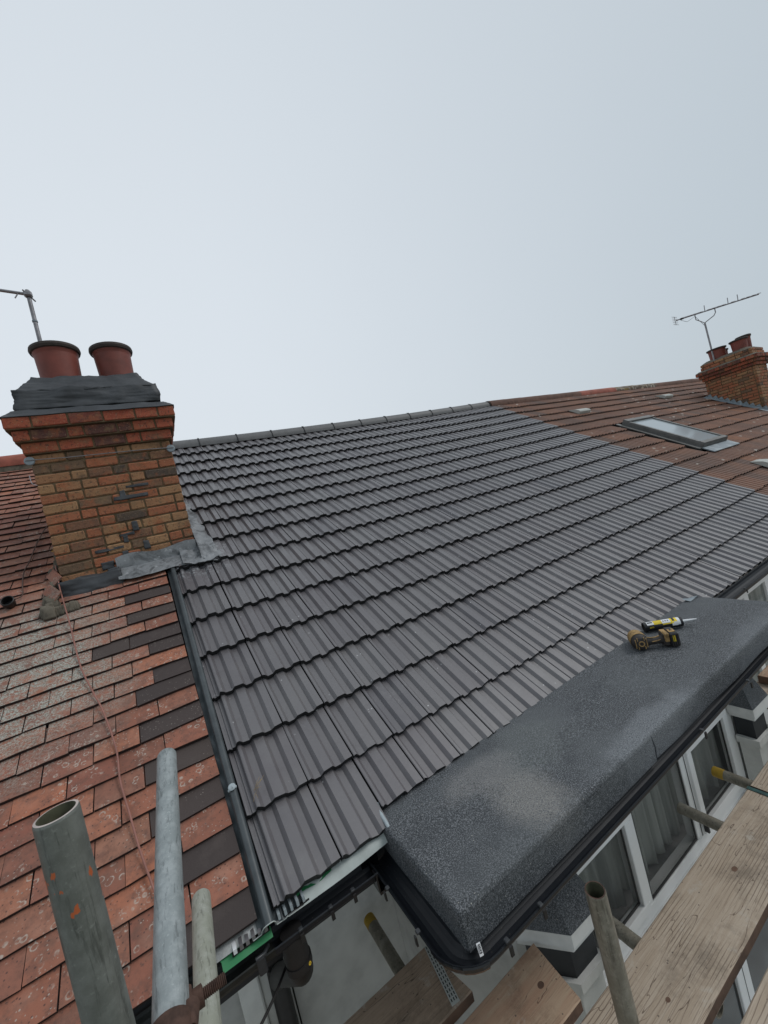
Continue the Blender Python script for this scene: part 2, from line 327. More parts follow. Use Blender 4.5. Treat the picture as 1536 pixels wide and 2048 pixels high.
class MB:
    def __init__(s): s.v = []; s.f = []; s.mi = []; s.mats = []; s.rn = []; s.sm = []
    def mat(s, m):
        if m not in s.mats: s.mats.append(m)
        return s.mats.index(m)
    def add(s, vs, fs, m, smooth=False, rnd=0.):
        b = len(s.v); s.v += [tuple(v) for v in vs]; k = s.mat(m)
        for f in fs: s.f.append([b+i for i in f]); s.mi.append(k); s.rn.append(rnd); s.sm.append(smooth)
        return s
    def box(s, c, d, m, R=None, rnd=0., bev=0.):
        x, y, z = (q/2 for q in d); c = Vector(c)
        if bev:
            x2, y2, z2 = x-bev, y-bev, z-bev; vs = []
            for sx in (-1, 1):
                for sy in (-1, 1):
                    for sz in (-1, 1): vs += [Vector((sx*x, sy*y2, sz*z2)), Vector((sx*x2, sy*y, sz*z2)), Vector((sx*x2, sy*y2, sz*z))]
            ii = lambda a, b_, c_, k: ((a*2+b_)*2+c_)*3+k
            fs = []
            for a in (0, 1):
                fs.append([ii(a, 0, 0, 0), ii(a, 1, 0, 0), ii(a, 1, 1, 0), ii(a, 0, 1, 0)][::1 if a else -1])
                fs.append([ii(0, a, 0, 1), ii(1, a, 0, 1), ii(1, a, 1, 1), ii(0, a, 1, 1)][::-1 if a else 1])
                fs.append([ii(0, 0, a, 2), ii(1, 0, a, 2), ii(1, 1, a, 2), ii(0, 1, a, 2)][::1 if a else -1])
            for a in (0, 1):
                for b_ in (0, 1):
                    q = [ii(a, b_, 0, 0), ii(a, b_, 1, 0), ii(a, b_, 1, 1), ii(a, b_, 0, 1)]; fs.append(q if a != b_ else q[::-1])
                    q = [ii(a, 0, b_, 0), ii(a, 1, b_, 0), ii(a, 1, b_, 2), ii(a, 0, b_, 2)]; fs.append(q[::-1] if a != b_ else q)
                    q = [ii(0, a, b_, 1), ii(1, a, b_, 1), ii(1, a, b_, 2), ii(0, a, b_, 2)]; fs.append(q if a != b_ else q[::-1])
            for a in (0, 1):
                for b_ in (0, 1):
                    for c_ in (0, 1):
                        q = [ii(a, b_, c_, 0), ii(a, b_, c_, 1), ii(a, b_, c_, 2)]; fs.append(q if (a+b_+c_) % 2 else q[::-1])
        else:
            vs = [Vector((a*x, b*y, e*z)) for a in (-1, 1) for b in (-1, 1) for e in (-1, 1)]
            fs = [(0, 1, 3, 2), (4, 6, 7, 5), (0, 4, 5, 1), (2, 3, 7, 6), (0, 2, 6, 4), (1, 5, 7, 3)]
        if R is not None: vs = [R @ v for v in vs]
        return s.add([c+v for v in vs], fs, m, False, rnd)
    def b2(s, x0, x1, y0, y1, z0, z1, m, bev=0.): return s.box(((x0+x1)/2, (y0+y1)/2, (z0+z1)/2), (abs(x1-x0), abs(y1-y0), abs(z1-z0)), m, None, 0, bev)
    def tube(s, pts, r, m, n=12, cap=True):
        pts = [Vector(p) for p in pts]; rs = r if isinstance(r, (list, tuple)) else [r]*len(pts); vs = []
        t0 = (pts[1]-pts[0]).normalized(); up = Vector((0, 0, 1)) if abs(t0.z) < .9 else Vector((1, 0, 0)); a = t0.cross(up).normalized()
        for i, p in enumerate(pts):
            t = (pts[min(i+1, len(pts)-1)]-pts[max(i-1, 0)]).normalized(); a = (a-t*a.dot(t)).normalized(); b = t.cross(a)
            for k in range(n): vs.append(p+(a*math.cos(2*math.pi*k/n)+b*math.sin(2*math.pi*k/n))*rs[i])
        fs = [(i*n+k, i*n+(k+1) % n, (i+1)*n+(k+1) % n, (i+1)*n+k) for i in range(len(pts)-1) for k in range(n)]
        s.add(vs, fs, m, True)
        if cap: s.add(vs[:n], [tuple(range(n))[::-1]], m); s.add(vs[-n:], [tuple(range(n))], m)
        return s
    def lathe(s, prof, c, m, n=32, axis=Vector((0, 0, 1)), mfun=None):
        axis = axis.normalized(); a = axis.orthogonal().normalized(); b = axis.cross(a); c = Vector(c)
        for i in range(len(prof)-1):
            (r0, z0), (r1, z1) = prof[i], prof[i+1]; vs = []
            for (r, z) in ((r0, z0), (r1, z1)):
                vs += [c+axis*z+(a*math.cos(2*math.pi*k/n)+b*math.sin(2*math.pi*k/n))*r for k in range(n)]
            s.add(vs, [(k, (k+1) % n, n+(k+1) % n, n+k) for k in range(n)], mfun(i) if mfun else m, True)
        return s
    def prism(s, poly, z0, z1, m, mtop=None, top=None):
        n = len(poly); top = top or poly; vs = [Vector((x, y, z0)) for x, y in poly]+[Vector((x, y, z1)) for x, y in top]
        s.add(vs, [(i, (i+1) % n, n+(i+1) % n, n+i) for i in range(n)]+[tuple(range(n))[::-1]], m)
        s.add(vs[n:], [tuple(range(n))], mtop or m); return s
    def sweep(s, path, prof, m, closed=False):
        """profile (side, up) carried level along a path of points; side is to the right of travel"""
        P = [Vector(p) for p in path]; vs = []; n = len(prof)
        for i, p in enumerate(P):
            d0 = (P[i]-P[i-1]) if i else (P[1]-P[0]); d1 = (P[i+1]-P[i]) if i < len(P)-1 else d0
            d0.z = d1.z = 0; d0.normalize(); d1.normalize(); t = (d0+d1).normalized(); k = 1/max(.5, t.dot(d0)); side = Vector((t.y, -t.x, 0))*k
            vs += [p+side*a+Vector((0, 0, b)) for a, b in prof]
        nn = n if closed else n-1
        s.add(vs, [(i*n+k, i*n+(k+1) % n, (i+1)*n+(k+1) % n, (i+1)*n+k) for i in range(len(P)-1) for k in range(nn)], m, not closed); return s
    def mesh(s, name, smooth_all=False):
        me = bpy.data.meshes.new(name); me.from_pydata(s.v, [], s.f)
        for m in s.mats: me.materials.append(m)
        me.polygons.foreach_set('material_index', s.mi); me.polygons.foreach_set('use_smooth', [True]*len(s.f) if smooth_all else s.sm)
        if any(s.rn):
            at = me.attributes.new('rnd', 'FLOAT', 'FACE'); at.data.foreach_set('value', s.rn)
        me.update(); return me
    def obj(s, name, parent=None, kind=None, mw=None, smooth=False): return link(name, s.mesh(name, smooth), parent, mw, kind)
def fixn(o):
    bm = bmesh.new(); bm.from_mesh(o.data); bmesh.ops.recalc_face_normals(bm, faces=bm.faces); bm.to_mesh(o.data); bm.free(); return o

# ------------------------------------------------------------------ roof surface
W, G, EZ = .2, .28355, 5.0
VV = Vector((0, math.cos(TH), math.sin(TH))); NN = Vector((0, -math.sin(TH), math.cos(TH)))
def sag(u, v):                                   # the old rafters dip between the party walls (metres in, metres out)
    U = u/5.6; V = v/(16*G)
    U = max(0., min(1., U)); s = 1.67*U*(U-1)+.315*U*V+.053*V*(V-1)-1.02*U*(U-1)*V
    if u < 0: s = .053*V*(V-1)
    return s*W
def rp(u, v, n=0.): return Vector((u, 0, EZ))+VV*v+NN*(n+sag(u, v))
def tmat(u, v, w, L, n=0.):
    p = rp(u, v, n); x = (rp(u+w, v, n)-p).normalized(); y = (rp(u, v+L, n)-p); y = (y-x*y.dot(x)).normalized(); z = x.cross(y)
    return Matrix(((x.x, y.x, z.x, p.x), (x.y, y.y, z.y, p.y), (x.z, y.z, z.z, p.z), (0, 0, 0, 1)))
GROUND = MB().add([(-1500, -1500, 0), (1500, -1500, 0), (1500, 1500, 0), (-1500, 1500, 0)], [(0, 1, 2, 3)], M['ground']).obj('ground', kind='structure')
MB().b2(-30, 40, -5.5, -3.9, .0, .1, M['paving']).obj('pavement', kind='structure')
MB().add([(-30, -3.9, .004), (40, -3.9, .004), (40, .1, .004), (-30, .1, .004)], [(0, 1, 2, 3)], M['paving']).obj('path', kind='structure')

left = thing('terraced_house', (-2.8, 2, 0), 'house at the left with red clay roof tiles, dark patched verge and red ridge', 'house')
mid = thing('terraced_house', (2.8, 2, 0), 'middle house newly roofed in grey interlocking tiles over a flat felt bay roof', 'house')
right = thing('terraced_house', (8.4, 2, 0), 'house at the right with brown concrete roof tiles, skylight and small vents', 'house')
# bodies: walls, decks, back slopes
for h, x0, x1, z in ((left, -5.6, -.02, 'l'), (mid, -.014, 5.56, 'm'), (right, 5.566, 15.6, 'r')):
    wl_ = MB(); wl_.b2(x0, x1, .45, 7.4, 0, 4.9, M['render'])
    wl_.obj('wall', h)
    dk = MB(); N_ = 12
    for (sy, nn) in ((1, -.06), (-1, -.06)):
        for i in range(N_):
            a = x0+(x1-x0)*i/N_; b = x0+(x1-x0)*(i+1)/N_
            def q(u, v):
                p = rp(u, v, nn)
                if sy < 0: p.y = 2*3.89-p.y
                return p
            for j in range(6):
                v0, v1 = .02+4.56*j/6, .02+4.56*(j+1)/6
                f = [q(a, v0), q(b, v0), q(b, v1), q(a, v1)]
                dk.add(f if sy > 0 else f[::-1], [(0, 1, 2, 3)], M['deck'] if sy > 0 else M['brown'])
    dk.obj('roof_deck', h)

# ------------------------------------------------------------------ ribbed interlocking tiles
def ribbed(prof, Wt, L, drop, th, mt, me_, seed, target=None, mw=None, rnd=0., name='tile'):
    R = random.Random(seed); n = len(prof); vs = []
    for (x, h) in prof: vs.append(Vector((x*Wt, R.uniform(-.003, .003), h)))
    for i, (x, h) in enumerate(prof): vs.append(Vector((x*Wt, L, h-drop)))
    for i, (x, h) in enumerate(prof): vs.append(Vector((x*Wt, vs[i].y+.003, h-th+R.uniform(-.002, .002))))
    top = [(i, i+1, n+i+1, n+i) for i in range(n-1)]; tail = [(2*n+i, 2*n+i+1, i+1, i) for i in range(n-1)]
    sd_ = [(0, n, 2*n), (n-1, 3*n-1, 2*n-1)]
    if mw is not None: vs = [mw @ v for v in vs]
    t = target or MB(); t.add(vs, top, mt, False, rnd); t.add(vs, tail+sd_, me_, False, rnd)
    return t
H = .0165
GP = [(.014, H*.9), (.03, H), (.08, H), (.15, 0), (.28, 0), (.35, H), (.545, H), (.615, 0), (.745, 0), (.82, H), (.986, H)]
GPL = [(-.17, -.012), (-.165, -.004), (-.12, -.004), (-.115, -.010), (-.07, -.010), (-.065, -.004), (-.01, -.004)]+GP
BW = .25
BP = []
for k in range(3): BP += [(k/3+.0, .0), (k/3+.08, .018), (k/3+.17, .018), (k/3+.25, 0)]
BP.append((.995, 0))
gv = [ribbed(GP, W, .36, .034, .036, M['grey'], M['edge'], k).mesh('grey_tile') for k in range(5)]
bv = [ribbed(BP, BW, .36, .034, .032, M['brown'], M['bedge'], k).mesh('brown_tile') for k in range(4)]
FLATY = .075
def dist(p): return (p-CAM).length
cells = []
for i in range(28):
    for j in range(16):
        u, v = i*W, j*G
        cells.append((dist(rp(u+.1, v+.1)), i, j))
cells.sort()
rest = MB(); vfirst = {}
for k, (d, i, j) in enumerate(cells):
    v = j*G; u = i*W+random.uniform(-.0012, .0012); L = .36
    vv = v+random.uniform(-.002, .002); cut = None
    if j == 0 and 2 <= i <= 14: vv = .062+.0012*(i-2)+random.uniform(-.002, .002); L = .36-vv       # cut short above the flat roof
    if j == 15: L = 4.585-v
    mw = tmat(u, vv, W, .25, random.uniform(-.001, .001))
    rot = Matrix.Rotation(random.gauss(0, .0035), 4, 'Z') @ Matrix.Rotation(random.gauss(0, .004), 4, 'Y')
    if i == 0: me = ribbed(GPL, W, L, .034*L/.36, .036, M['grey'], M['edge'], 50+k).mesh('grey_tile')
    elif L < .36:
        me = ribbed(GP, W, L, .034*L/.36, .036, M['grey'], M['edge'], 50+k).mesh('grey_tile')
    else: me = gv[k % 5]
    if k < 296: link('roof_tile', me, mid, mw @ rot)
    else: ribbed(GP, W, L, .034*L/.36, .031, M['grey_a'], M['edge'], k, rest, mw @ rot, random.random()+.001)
rest.obj('roof_tiles_beyond', mid, kind='stuff')
# brown roof
cells = []
NB = 40
for i in range(NB):
    for j in range(16):
        u, v = 5.605+i*BW, j*G
        if 6.72 < u+.12 < 7.6 and 1.52 < v+.14 < 2.8: continue
        if u+.13 > 11.25 and u+.13 < 12.1 and 2.15 < v+.14 < 3.2: continue
        P = rp(u, v); q = P-CAM; zc = q.dot(Vector(RW[2])); px = 768+805*q.dot(Vector(RW[0]))/zc
        cells.append((dist(P)+(100 if px > 1590 else 0), u, v, j))
cells.sort(); rest = MB()
for k, (d, u, v, j) in enumerate(cells):
    L = .36 if j < 15 else 4.585-v
    mw = tmat(u, v+random.uniform(-.006, .006), BW, .25, random.uniform(-.002, .003)) @ Matrix.Rotation(random.uniform(-.008, .008), 4, 'Z')
    if k < 285 and j < 15: link('roof_tile', bv[k % 4], right, mw)
    else: ribbed(BP, BW, L, .034*L/.36, .032, M['brown_a'], M['bedge'], k, rest, mw, random.random()+.001)
rest.obj('roof_tiles_beyond', right, kind='stuff')

# ------------------------------------------------------------------ red plain tiles
TW, TG = .165, .0983
def plain(seed, mt, wd=TW, target=None, mw=None, rnd=0., L=.19):
    R = random.Random(seed); j = lambda a: R.uniform(-a, a); vs = []
    xs = [.002, wd*.5, wd-.002]; cz = [0, .0012+j(.001), 0]; ty = [j(.003), j(.0015), j(.003)]
    for i in range(3): vs.append(Vector((xs[i]+j(.0006), ty[i], cz[i]+j(.0006))))
    for i in range(3): vs.append(Vector((xs[i], L, cz[i]-.0125*L/TG)))
    for i in range(3): vs.append(Vector((xs[i], ty[i]+.0015, cz[i]-.018)))
    for i in range(3): vs.append(Vector((xs[i], L, cz[i]-.012-.0125*L/TG)))
    if mw is not None: vs = [mw @ v for v in vs]
    t = target or MB()
    t.add(vs, [(0, 1, 4, 3), (1, 2, 5, 4)], mt, False, rnd)
    t.add(vs, [(6, 7, 1, 0), (7, 8, 2, 1), (0, 3, 9, 6), (2, 8, 11, 5)], M['redge'], False, rnd); return t
rvar = [plain(k, M['red']).mesh('clay_tile') for k in range(6)]
dvar = [plain(k, M['darkred']).mesh('dark_clay_tile') for k in range(3)]
NR = -.012
EDGE = -.083
DARK = {0: 1, 2: 1, 4: 1, 6: 1, 8: 1, 10: 1, 11: 1, 13: 1, 14: 2, 16: 1, 18: 1}
cells = []
for r in range(46):
    v = r*TG; x = EDGE; c = 0
    while x > -4.4:
        wd = TW*1.5 if (c == 0 and r % 2 == 0) else TW
        if r in (4, 6, 14) and c == 0: pass
        x -= wd; u = x
        if not (-.62 < u+wd/2 < .2 and 1.98+.08 < v < 2.85):
            P = rp(u+wd/2, v); q = P-CAM; zc = q.dot(Vector(RW[2])); px = 768+805*q.dot(Vector(RW[0]))/max(zc, .01)
            cells.append((dist(P)+(50 if px < -60 or zc < .1 else 0), u, v, r, c, wd))
        c += 1
cells.sort(); rest = MB()
for k, (d, u, v, r, c, wd) in enumerate(cells):
    dark = c < DARK.get(r, 0)
    slip = random.uniform(-.003, .003)-(random.random() < .05)*random.uniform(.004, .01)
    mw = tmat(u+random.uniform(-.0015, .0015), v+slip, wd, .1, NR+random.uniform(-.0015, .002)) @ Matrix.Rotation(random.gauss(0, .009), 4, 'Z') @ Matrix.Rotation(random.gauss(0, .009), 4, 'Y')
    L = min(.19, 4.5-v)
    if k < 298 or dark:
        if wd > TW+.01 or L < .19: me = plain(900+k, M['darkred'] if dark else M['red'], wd, L=L).mesh('clay_tile')
        else: me = (dvar if dark else rvar)[k % (3 if dark else 6)]
        o = link('roof_tile', me, left, mw)
        if dark: o['label'] = 'dark brown replacement clay tile'
    else: plain(k, M['red_a'], wd, rest, mw, random.random()+.001, L)
rest.obj('roof_tiles_beyond', left, kind='stuff')

# ------------------------------------------------------------------ ridge tiles
def ridge_tile(x0, x1, mt, r=.10, parent=None, clip=False, lift=0.):
    mb = MB(); n = 10; nx = 2
    v0 = 4.6
    def ring(x, rr, dz=0):
        c = Vector((x, 3.885, EZ+math.sin(TH)*4.56-.028+sag(x, 4.55)+lift)); pts = []
        for k in range(n+1):
            a = math.radians(-8)+math.radians(196)*k/n
            pts.append(c+Vector((0, -math.cos(a)*rr*1.12, math.sin(a)*rr+dz)))
        return pts
    A = ring(x0+.002, r); B = ring(x1-.002, r*1.015); A2 = ring(x0+.002, r-.018); B2 = ring(x1-.002, r-.018)
    vs = A+B+A2+B2; m_ = n+1
    fs = [(k, k+1, m_+k+1, m_+k) for k in range(n)]
    mb.add(vs, [f[::-1] for f in fs], mt, True)
    mb.add(vs, [(k, 2*m_+k, 2*m_+k+1, k+1) for k in range(n)]+[(m_+k, m_+k+1, 3*m_+k+1, 3*m_+k) for k in range(n)]+[(0, m_, 3*m_, 2*m_)], mt)
    o = mb.obj('ridge_tile', parent)
    if clip:
        c = MB(); P = ring(x1, r+.006)
        c.tube([P[k] for k in range(0, 5)], .005, M['blackrub'], 6); cc = P[3]
        c.box(P[3], (.014, .02, .014), M['blackrub']); c.obj('ridge_clip', o)
    return o
x = .16
while x < 5.5:
    ridge_tile(x, min(x+.448, 5.56), M['ridgegrey'], parent=mid, clip=True); x += .448
x = 5.566; k = 0
while x < 14.5:
    ridge_tile(x, x+.45, M['ridgered'] if 8.0 < x < 9.3 else (M['ridgelichen'] if 9.3 < x < 11 else M['ridgebrown']), .112+random.uniform(-.004, .004), right, lift=random.uniform(-.006, .006)); x += .452; k += 1
x = -.66
while x > -5:
    ridge_tile(x-.33, x, M['ridgered'], .118, left, lift=.03+random.uniform(-.004, .004)); x -= .332
b_ = MB(); b_.b2(5.57, 14.6, 3.76, 4.0, 7.36, 7.44, M['cement']); b_.obj('ridge_mortar', right)
b_ = MB(); b_.b2(-5.2, -.66, 3.76, 4.0, 7.37, 7.46, M['cement']); b_.obj('ridge_mortar', left)

# ------------------------------------------------------------------ bonding channel between red and grey roofs
prof = [(-.105, -.028), (-.081, -.026), (-.077, -.008), (-.071, .004), (-.062, .007), (-.050, .007), (-.041, .004), (-.036, -.008), (-.034, -.034), (-.005, -.038), (.0, -.03), (.004, -.038), (.10, -.04)]
mb = MB(); vs = []
vsn = [-.035, .5, 1.0, 1.5, 2.0, 2.04]
for v in vsn:
    for (a, b) in prof: vs.append(rp((a+.055)*.72-.053+.02*(v/2)-.004, v, b))
n = len(prof)
mb.add(vs, [(i*n+k, i*n+k+1, (i+1)*n+k+1, (i+1)*n+k) for i in range(len(vsn)-1) for k in range(n-1)], M['channel'], True)
mb.tube([rp(a-.004, -.035, b) for a, b in prof], .0016, M['tray'], 5)
ch = mb.obj('bonding_channel', mid); ch['label'] = 'dark grey raised channel running down between the red and grey tiles'
s_ = MB(); s_.lathe([(.0, .004), (.01, .003), (.014, 0)], rp(-.055, .405, .014), M['sealant'], 12, NN); s_.tube([rp(-.068, .4, .004), rp(-.055, .402, .0165), rp(-.042, .404, .004)], .006, M['sealant'], 6); s_.obj('sealant_blob', ch)

# ------------------------------------------------------------------ eaves: tray, membrane, gutters
e = MB()
xs = [-.30+.9*i/18 for i in range(19)]
vs = []
for i, x in enumerate(xs):
    for (y, z) in ((.07, 4.985), (.03, 4.972), (.008, 4.962+.003*math.sin(i*1.3)), (-.004+.006*math.sin(i*.5), 4.945)): vs.append((x, y, z))
e.add([v for k, v in enumerate(vs) if xs[k//4] > .02], [(i*4+k, i*4+k+1, (i+1)*4+k+1, (i+1)*4+k) for i in range(sum(x > .02 for x in xs)-1) for k in range(3)], M['tray'], True)
e.obj('eaves_tray', mid)
def sheet(name, P, m, parent, th=None):
    b = MB(); n = len(P[0]); b.add([v for r in P for v in r], [(i*n+k, i*n+k+1, (i+1)*n+k+1, (i+1)*n+k) for i in range(len(P)-1) for k in range(n-1)], m, True)
    return b.obj(name, parent)
g_ = sheet('green_membrane', [[(-.225+.012*k, .06, 4.975), (-.222+.012*k, .03, 4.966), (-.212+.012*k+.012, .0, 4.95-.004*math.sin(k)), (-.2+.012*k, -.022, 4.937)] for k in range(13)], M['green'], left)
g2 = sheet('green_membrane', [[(.03+.02*k, .06, 4.978), (.03+.02*k, .035, 4.972), (.035+.018*k, .015, 4.967+.004*math.sin(k*1.1))] for k in range(8)], M['green'], mid)
sheet('foil_strip', [[rp(-.26+.02*k, .03, -.034), rp(-.26+.02*k, -.005, -.036+.003*math.sin(k*2.)), rp(-.26+.02*k, -.022, -.038)] for k in range(10)], M['foil'], left)
tr = MB()
for k in range(6): tr.b2(-.165+.018*k, -.155+.018*k, -.012, .03, 4.955, 4.968, M['alu'] if k != 0 else M['white'])
tr.b2(-.17, -.06, -.008, .05, 4.948, 4.954, M['blackrub']); tr.obj('comb_filler', left)
tr = MB()
for k in range(5): tr.b2(-.03+.02*k, -.022+.02*k, -.006, .03, 4.955, 4.972, M['sealant'])
tr.b2(-.035, .07, -.004, .05, 4.948, 4.953, M['blackrub']); tr.obj('comb_filler', mid)
fa = MB(); fa.b2(-5.6, -.02, .075, .118, 4.78, 4.95, M['blackpaint']); fa.obj('fascia', left)
fa = MB(); fa.b2(-.014, .38, .075, .118, 4.80, 4.95, M['blackpaint']); fa.obj('fascia', mid)
fa = MB(); fa.b2(2.96, 5.56, .075, .118, 4.80, 4.95, M['upvc']); fa.obj('fascia', mid)
fa = MB(); fa.b2(5.566, 15.6, .075, .118, 4.80, 4.95, M['upvc']); fa.obj('fascia', right)
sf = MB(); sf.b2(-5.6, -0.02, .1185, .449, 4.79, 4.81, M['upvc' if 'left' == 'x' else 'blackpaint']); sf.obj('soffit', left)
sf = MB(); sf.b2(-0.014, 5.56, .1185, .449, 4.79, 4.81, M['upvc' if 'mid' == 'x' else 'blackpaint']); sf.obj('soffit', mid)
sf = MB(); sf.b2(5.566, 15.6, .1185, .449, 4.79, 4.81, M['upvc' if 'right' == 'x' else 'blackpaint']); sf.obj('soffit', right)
def half(r=.05, t=.004, n=9):
    o = [(-math.cos(math.pi*k/n)*r, -math.sin(math.pi*k/n)*r*.95) for k in range(n+1)]
    i = [(-math.cos(math.pi*k/n)*(r-t), -math.sin(math.pi*k/n)*(r-t)*.95) for k in range(n+1)][::-1]
    return [(-r-.004, .002)]+o[:]+[(r+.004, .002), (r+.002, .006)]+i+[(-r-.002, .006)]
gp = half()
GZ = 4.905
def bracket(mb, c, d):
    """clip that hooks over the outer lip; d points outwards"""
    c = Vector(c); d = Vector(d).normalized(); s = Vector((-d.y, d.x, 0)); R = Matrix((s, d, Vector((0, 0, 1)))).transposed()
    mb.box(c+d*.0+Vector((0, 0, .007)), (.014, .014, .008), M['clip'], R, 0, .002)
    mb.box(c+d*.012-Vector((0, 0, .012)), (.011, .005, .026), M['blackrub'], R)
    return mb
# main gutter, left stretch
g = MB(); g.sweep([(-4.5, .012, GZ+.01), (-.06, .012, GZ+.01)], gp, M['oldgutter'], True); go = g.obj('gutter', left)
g = MB(); g.sweep([(-.06, .010, GZ+.012), (.295, .010, GZ+.004)], half(.052), M['gutter'], True); gm = g.obj('gutter', mid)
for x in (.12, .2): bracket(MB(), (x, -.043, GZ+.006), (0, -1, 0)).obj('gutter_bracket', gm)
bracket(MB(), (.02, -.043, GZ+.008), (0, -1, 0)).obj('gutter_bracket', gm)
rg = MB()
for (x, y, z) in ((.073, .052, GZ+.012), (.243, .05, GZ+.012)): rg.lathe([(.0025, .0), (.0025, .003), (.006, .003), (.006, 0)], (x, y-.004, z), M['brass'], 14, Vector((0, -1, .5)))
rg.obj('seal_ring', gm)
# bay gutter: down the side of the flat roof, round the corner and along the front
path = [(.342, .06, GZ-.01), (.342, -.345, GZ-.012)]
for k in range(1, 8):
    a = math.pi/2*k/8; path.append((.342+.085*(1-math.cos(a)), -.345-.085*math.sin(a), GZ-.012))
path += [(.43, -.43, GZ-.012), (1.6, -.425, GZ-.008), (3.02, -.412, GZ-.004)]
g = MB(); gq = half(.043); g.sweep(path[::-1], [(-a, b) for a, b in gq][::-1], M['gutter'], True); fixn(g.obj('gutter', mid)); gb = bpy.data.objects[g_.name] if False else None
gb = [o for o in mid.children if o.name.startswith('gutter')][-1]
cr = MB(); cr.sweep([(p[0], p[1], p[2]-.001) for p in path[1:9]], half(.046, .002), M['gloss'], True); fixn(cr.obj('corner_joint', gb))
cr = MB(); cr.b2(.285, .40, -.05, .062, GZ-.062, GZ-.052, M['gloss']); cr.b2(.283, .289, -.05, -.02, GZ-.05, GZ+.008, M['gloss'])
cr.b2(.27, .335, .045, .062, GZ-.05, GZ+.03, M['gloss']); cr.obj('corner_joint', gb)
for p, d in (((.294, -.11, GZ-.006), (-1, 0, 0)), ((.294, -.29, GZ-.006), (-1, 0, 0)), ((.462, -.475, GZ-.008), (0, -1, 0)), ((.60, -.475, GZ-.008), (0, -1, 0)), ((1.62, -.475, GZ-.002), (0, -1, 0)), ((2.1, -.475, GZ-.002), (0, -1, 0))):
    bracket(MB(), p, d).obj('gutter_bracket', gb)
g = MB(); g.sweep([(2.99, .005, GZ), (5.56, .005, GZ+.01)], gp, M['gutter'], True); g3o = g.obj('gutter', mid)
for x in (3.16, 3.42, 4.3): bracket(MB(), (x, -.047, GZ+.006), (0, -1, 0)).obj('gutter_bracket', g3o)
g = MB(); g.sweep([(5.566, .005, GZ), (15.6, .005, GZ+.01)], gp, M['oldgutter'], True); g.obj('gutter', right)
def barcode(parent, c, nrm, w, h, ang=0):
    nrm = Vector(nrm).normalized(); a = nrm.orthogonal().normalized(); a = Matrix.Rotation(ang, 3, nrm) @ a; b = nrm.cross(a); c = Vector(c); mb = MB()
    R = Matrix((a, b, nrm)).transposed()
    mb.box(c, (w, h, .001), M['white'], R)
    x = -w*.36; rr = random.Random(3)
    while x < w*.36:
        t = rr.choice((.03, .05, .07))*w; mb.box(c+a*x+nrm*.0008+b*h*.04, (t, h*.6, .0006), M['black'], R); x += t+rr.choice((.03, .045))*w
    mb.box(c+a*0+nrm*.0008-b*h*.38, (w*.6, h*.06, .0006), M['black'], R)
    return mb.obj('barcode_label', parent)
barcode(gb, (.287, .038, GZ+.036), (0, -.6, 1), .03, .024, .9)
barcode(gb, (.402, -.427, GZ-.02), (.2, -.9, .7), .026, .013, .4)

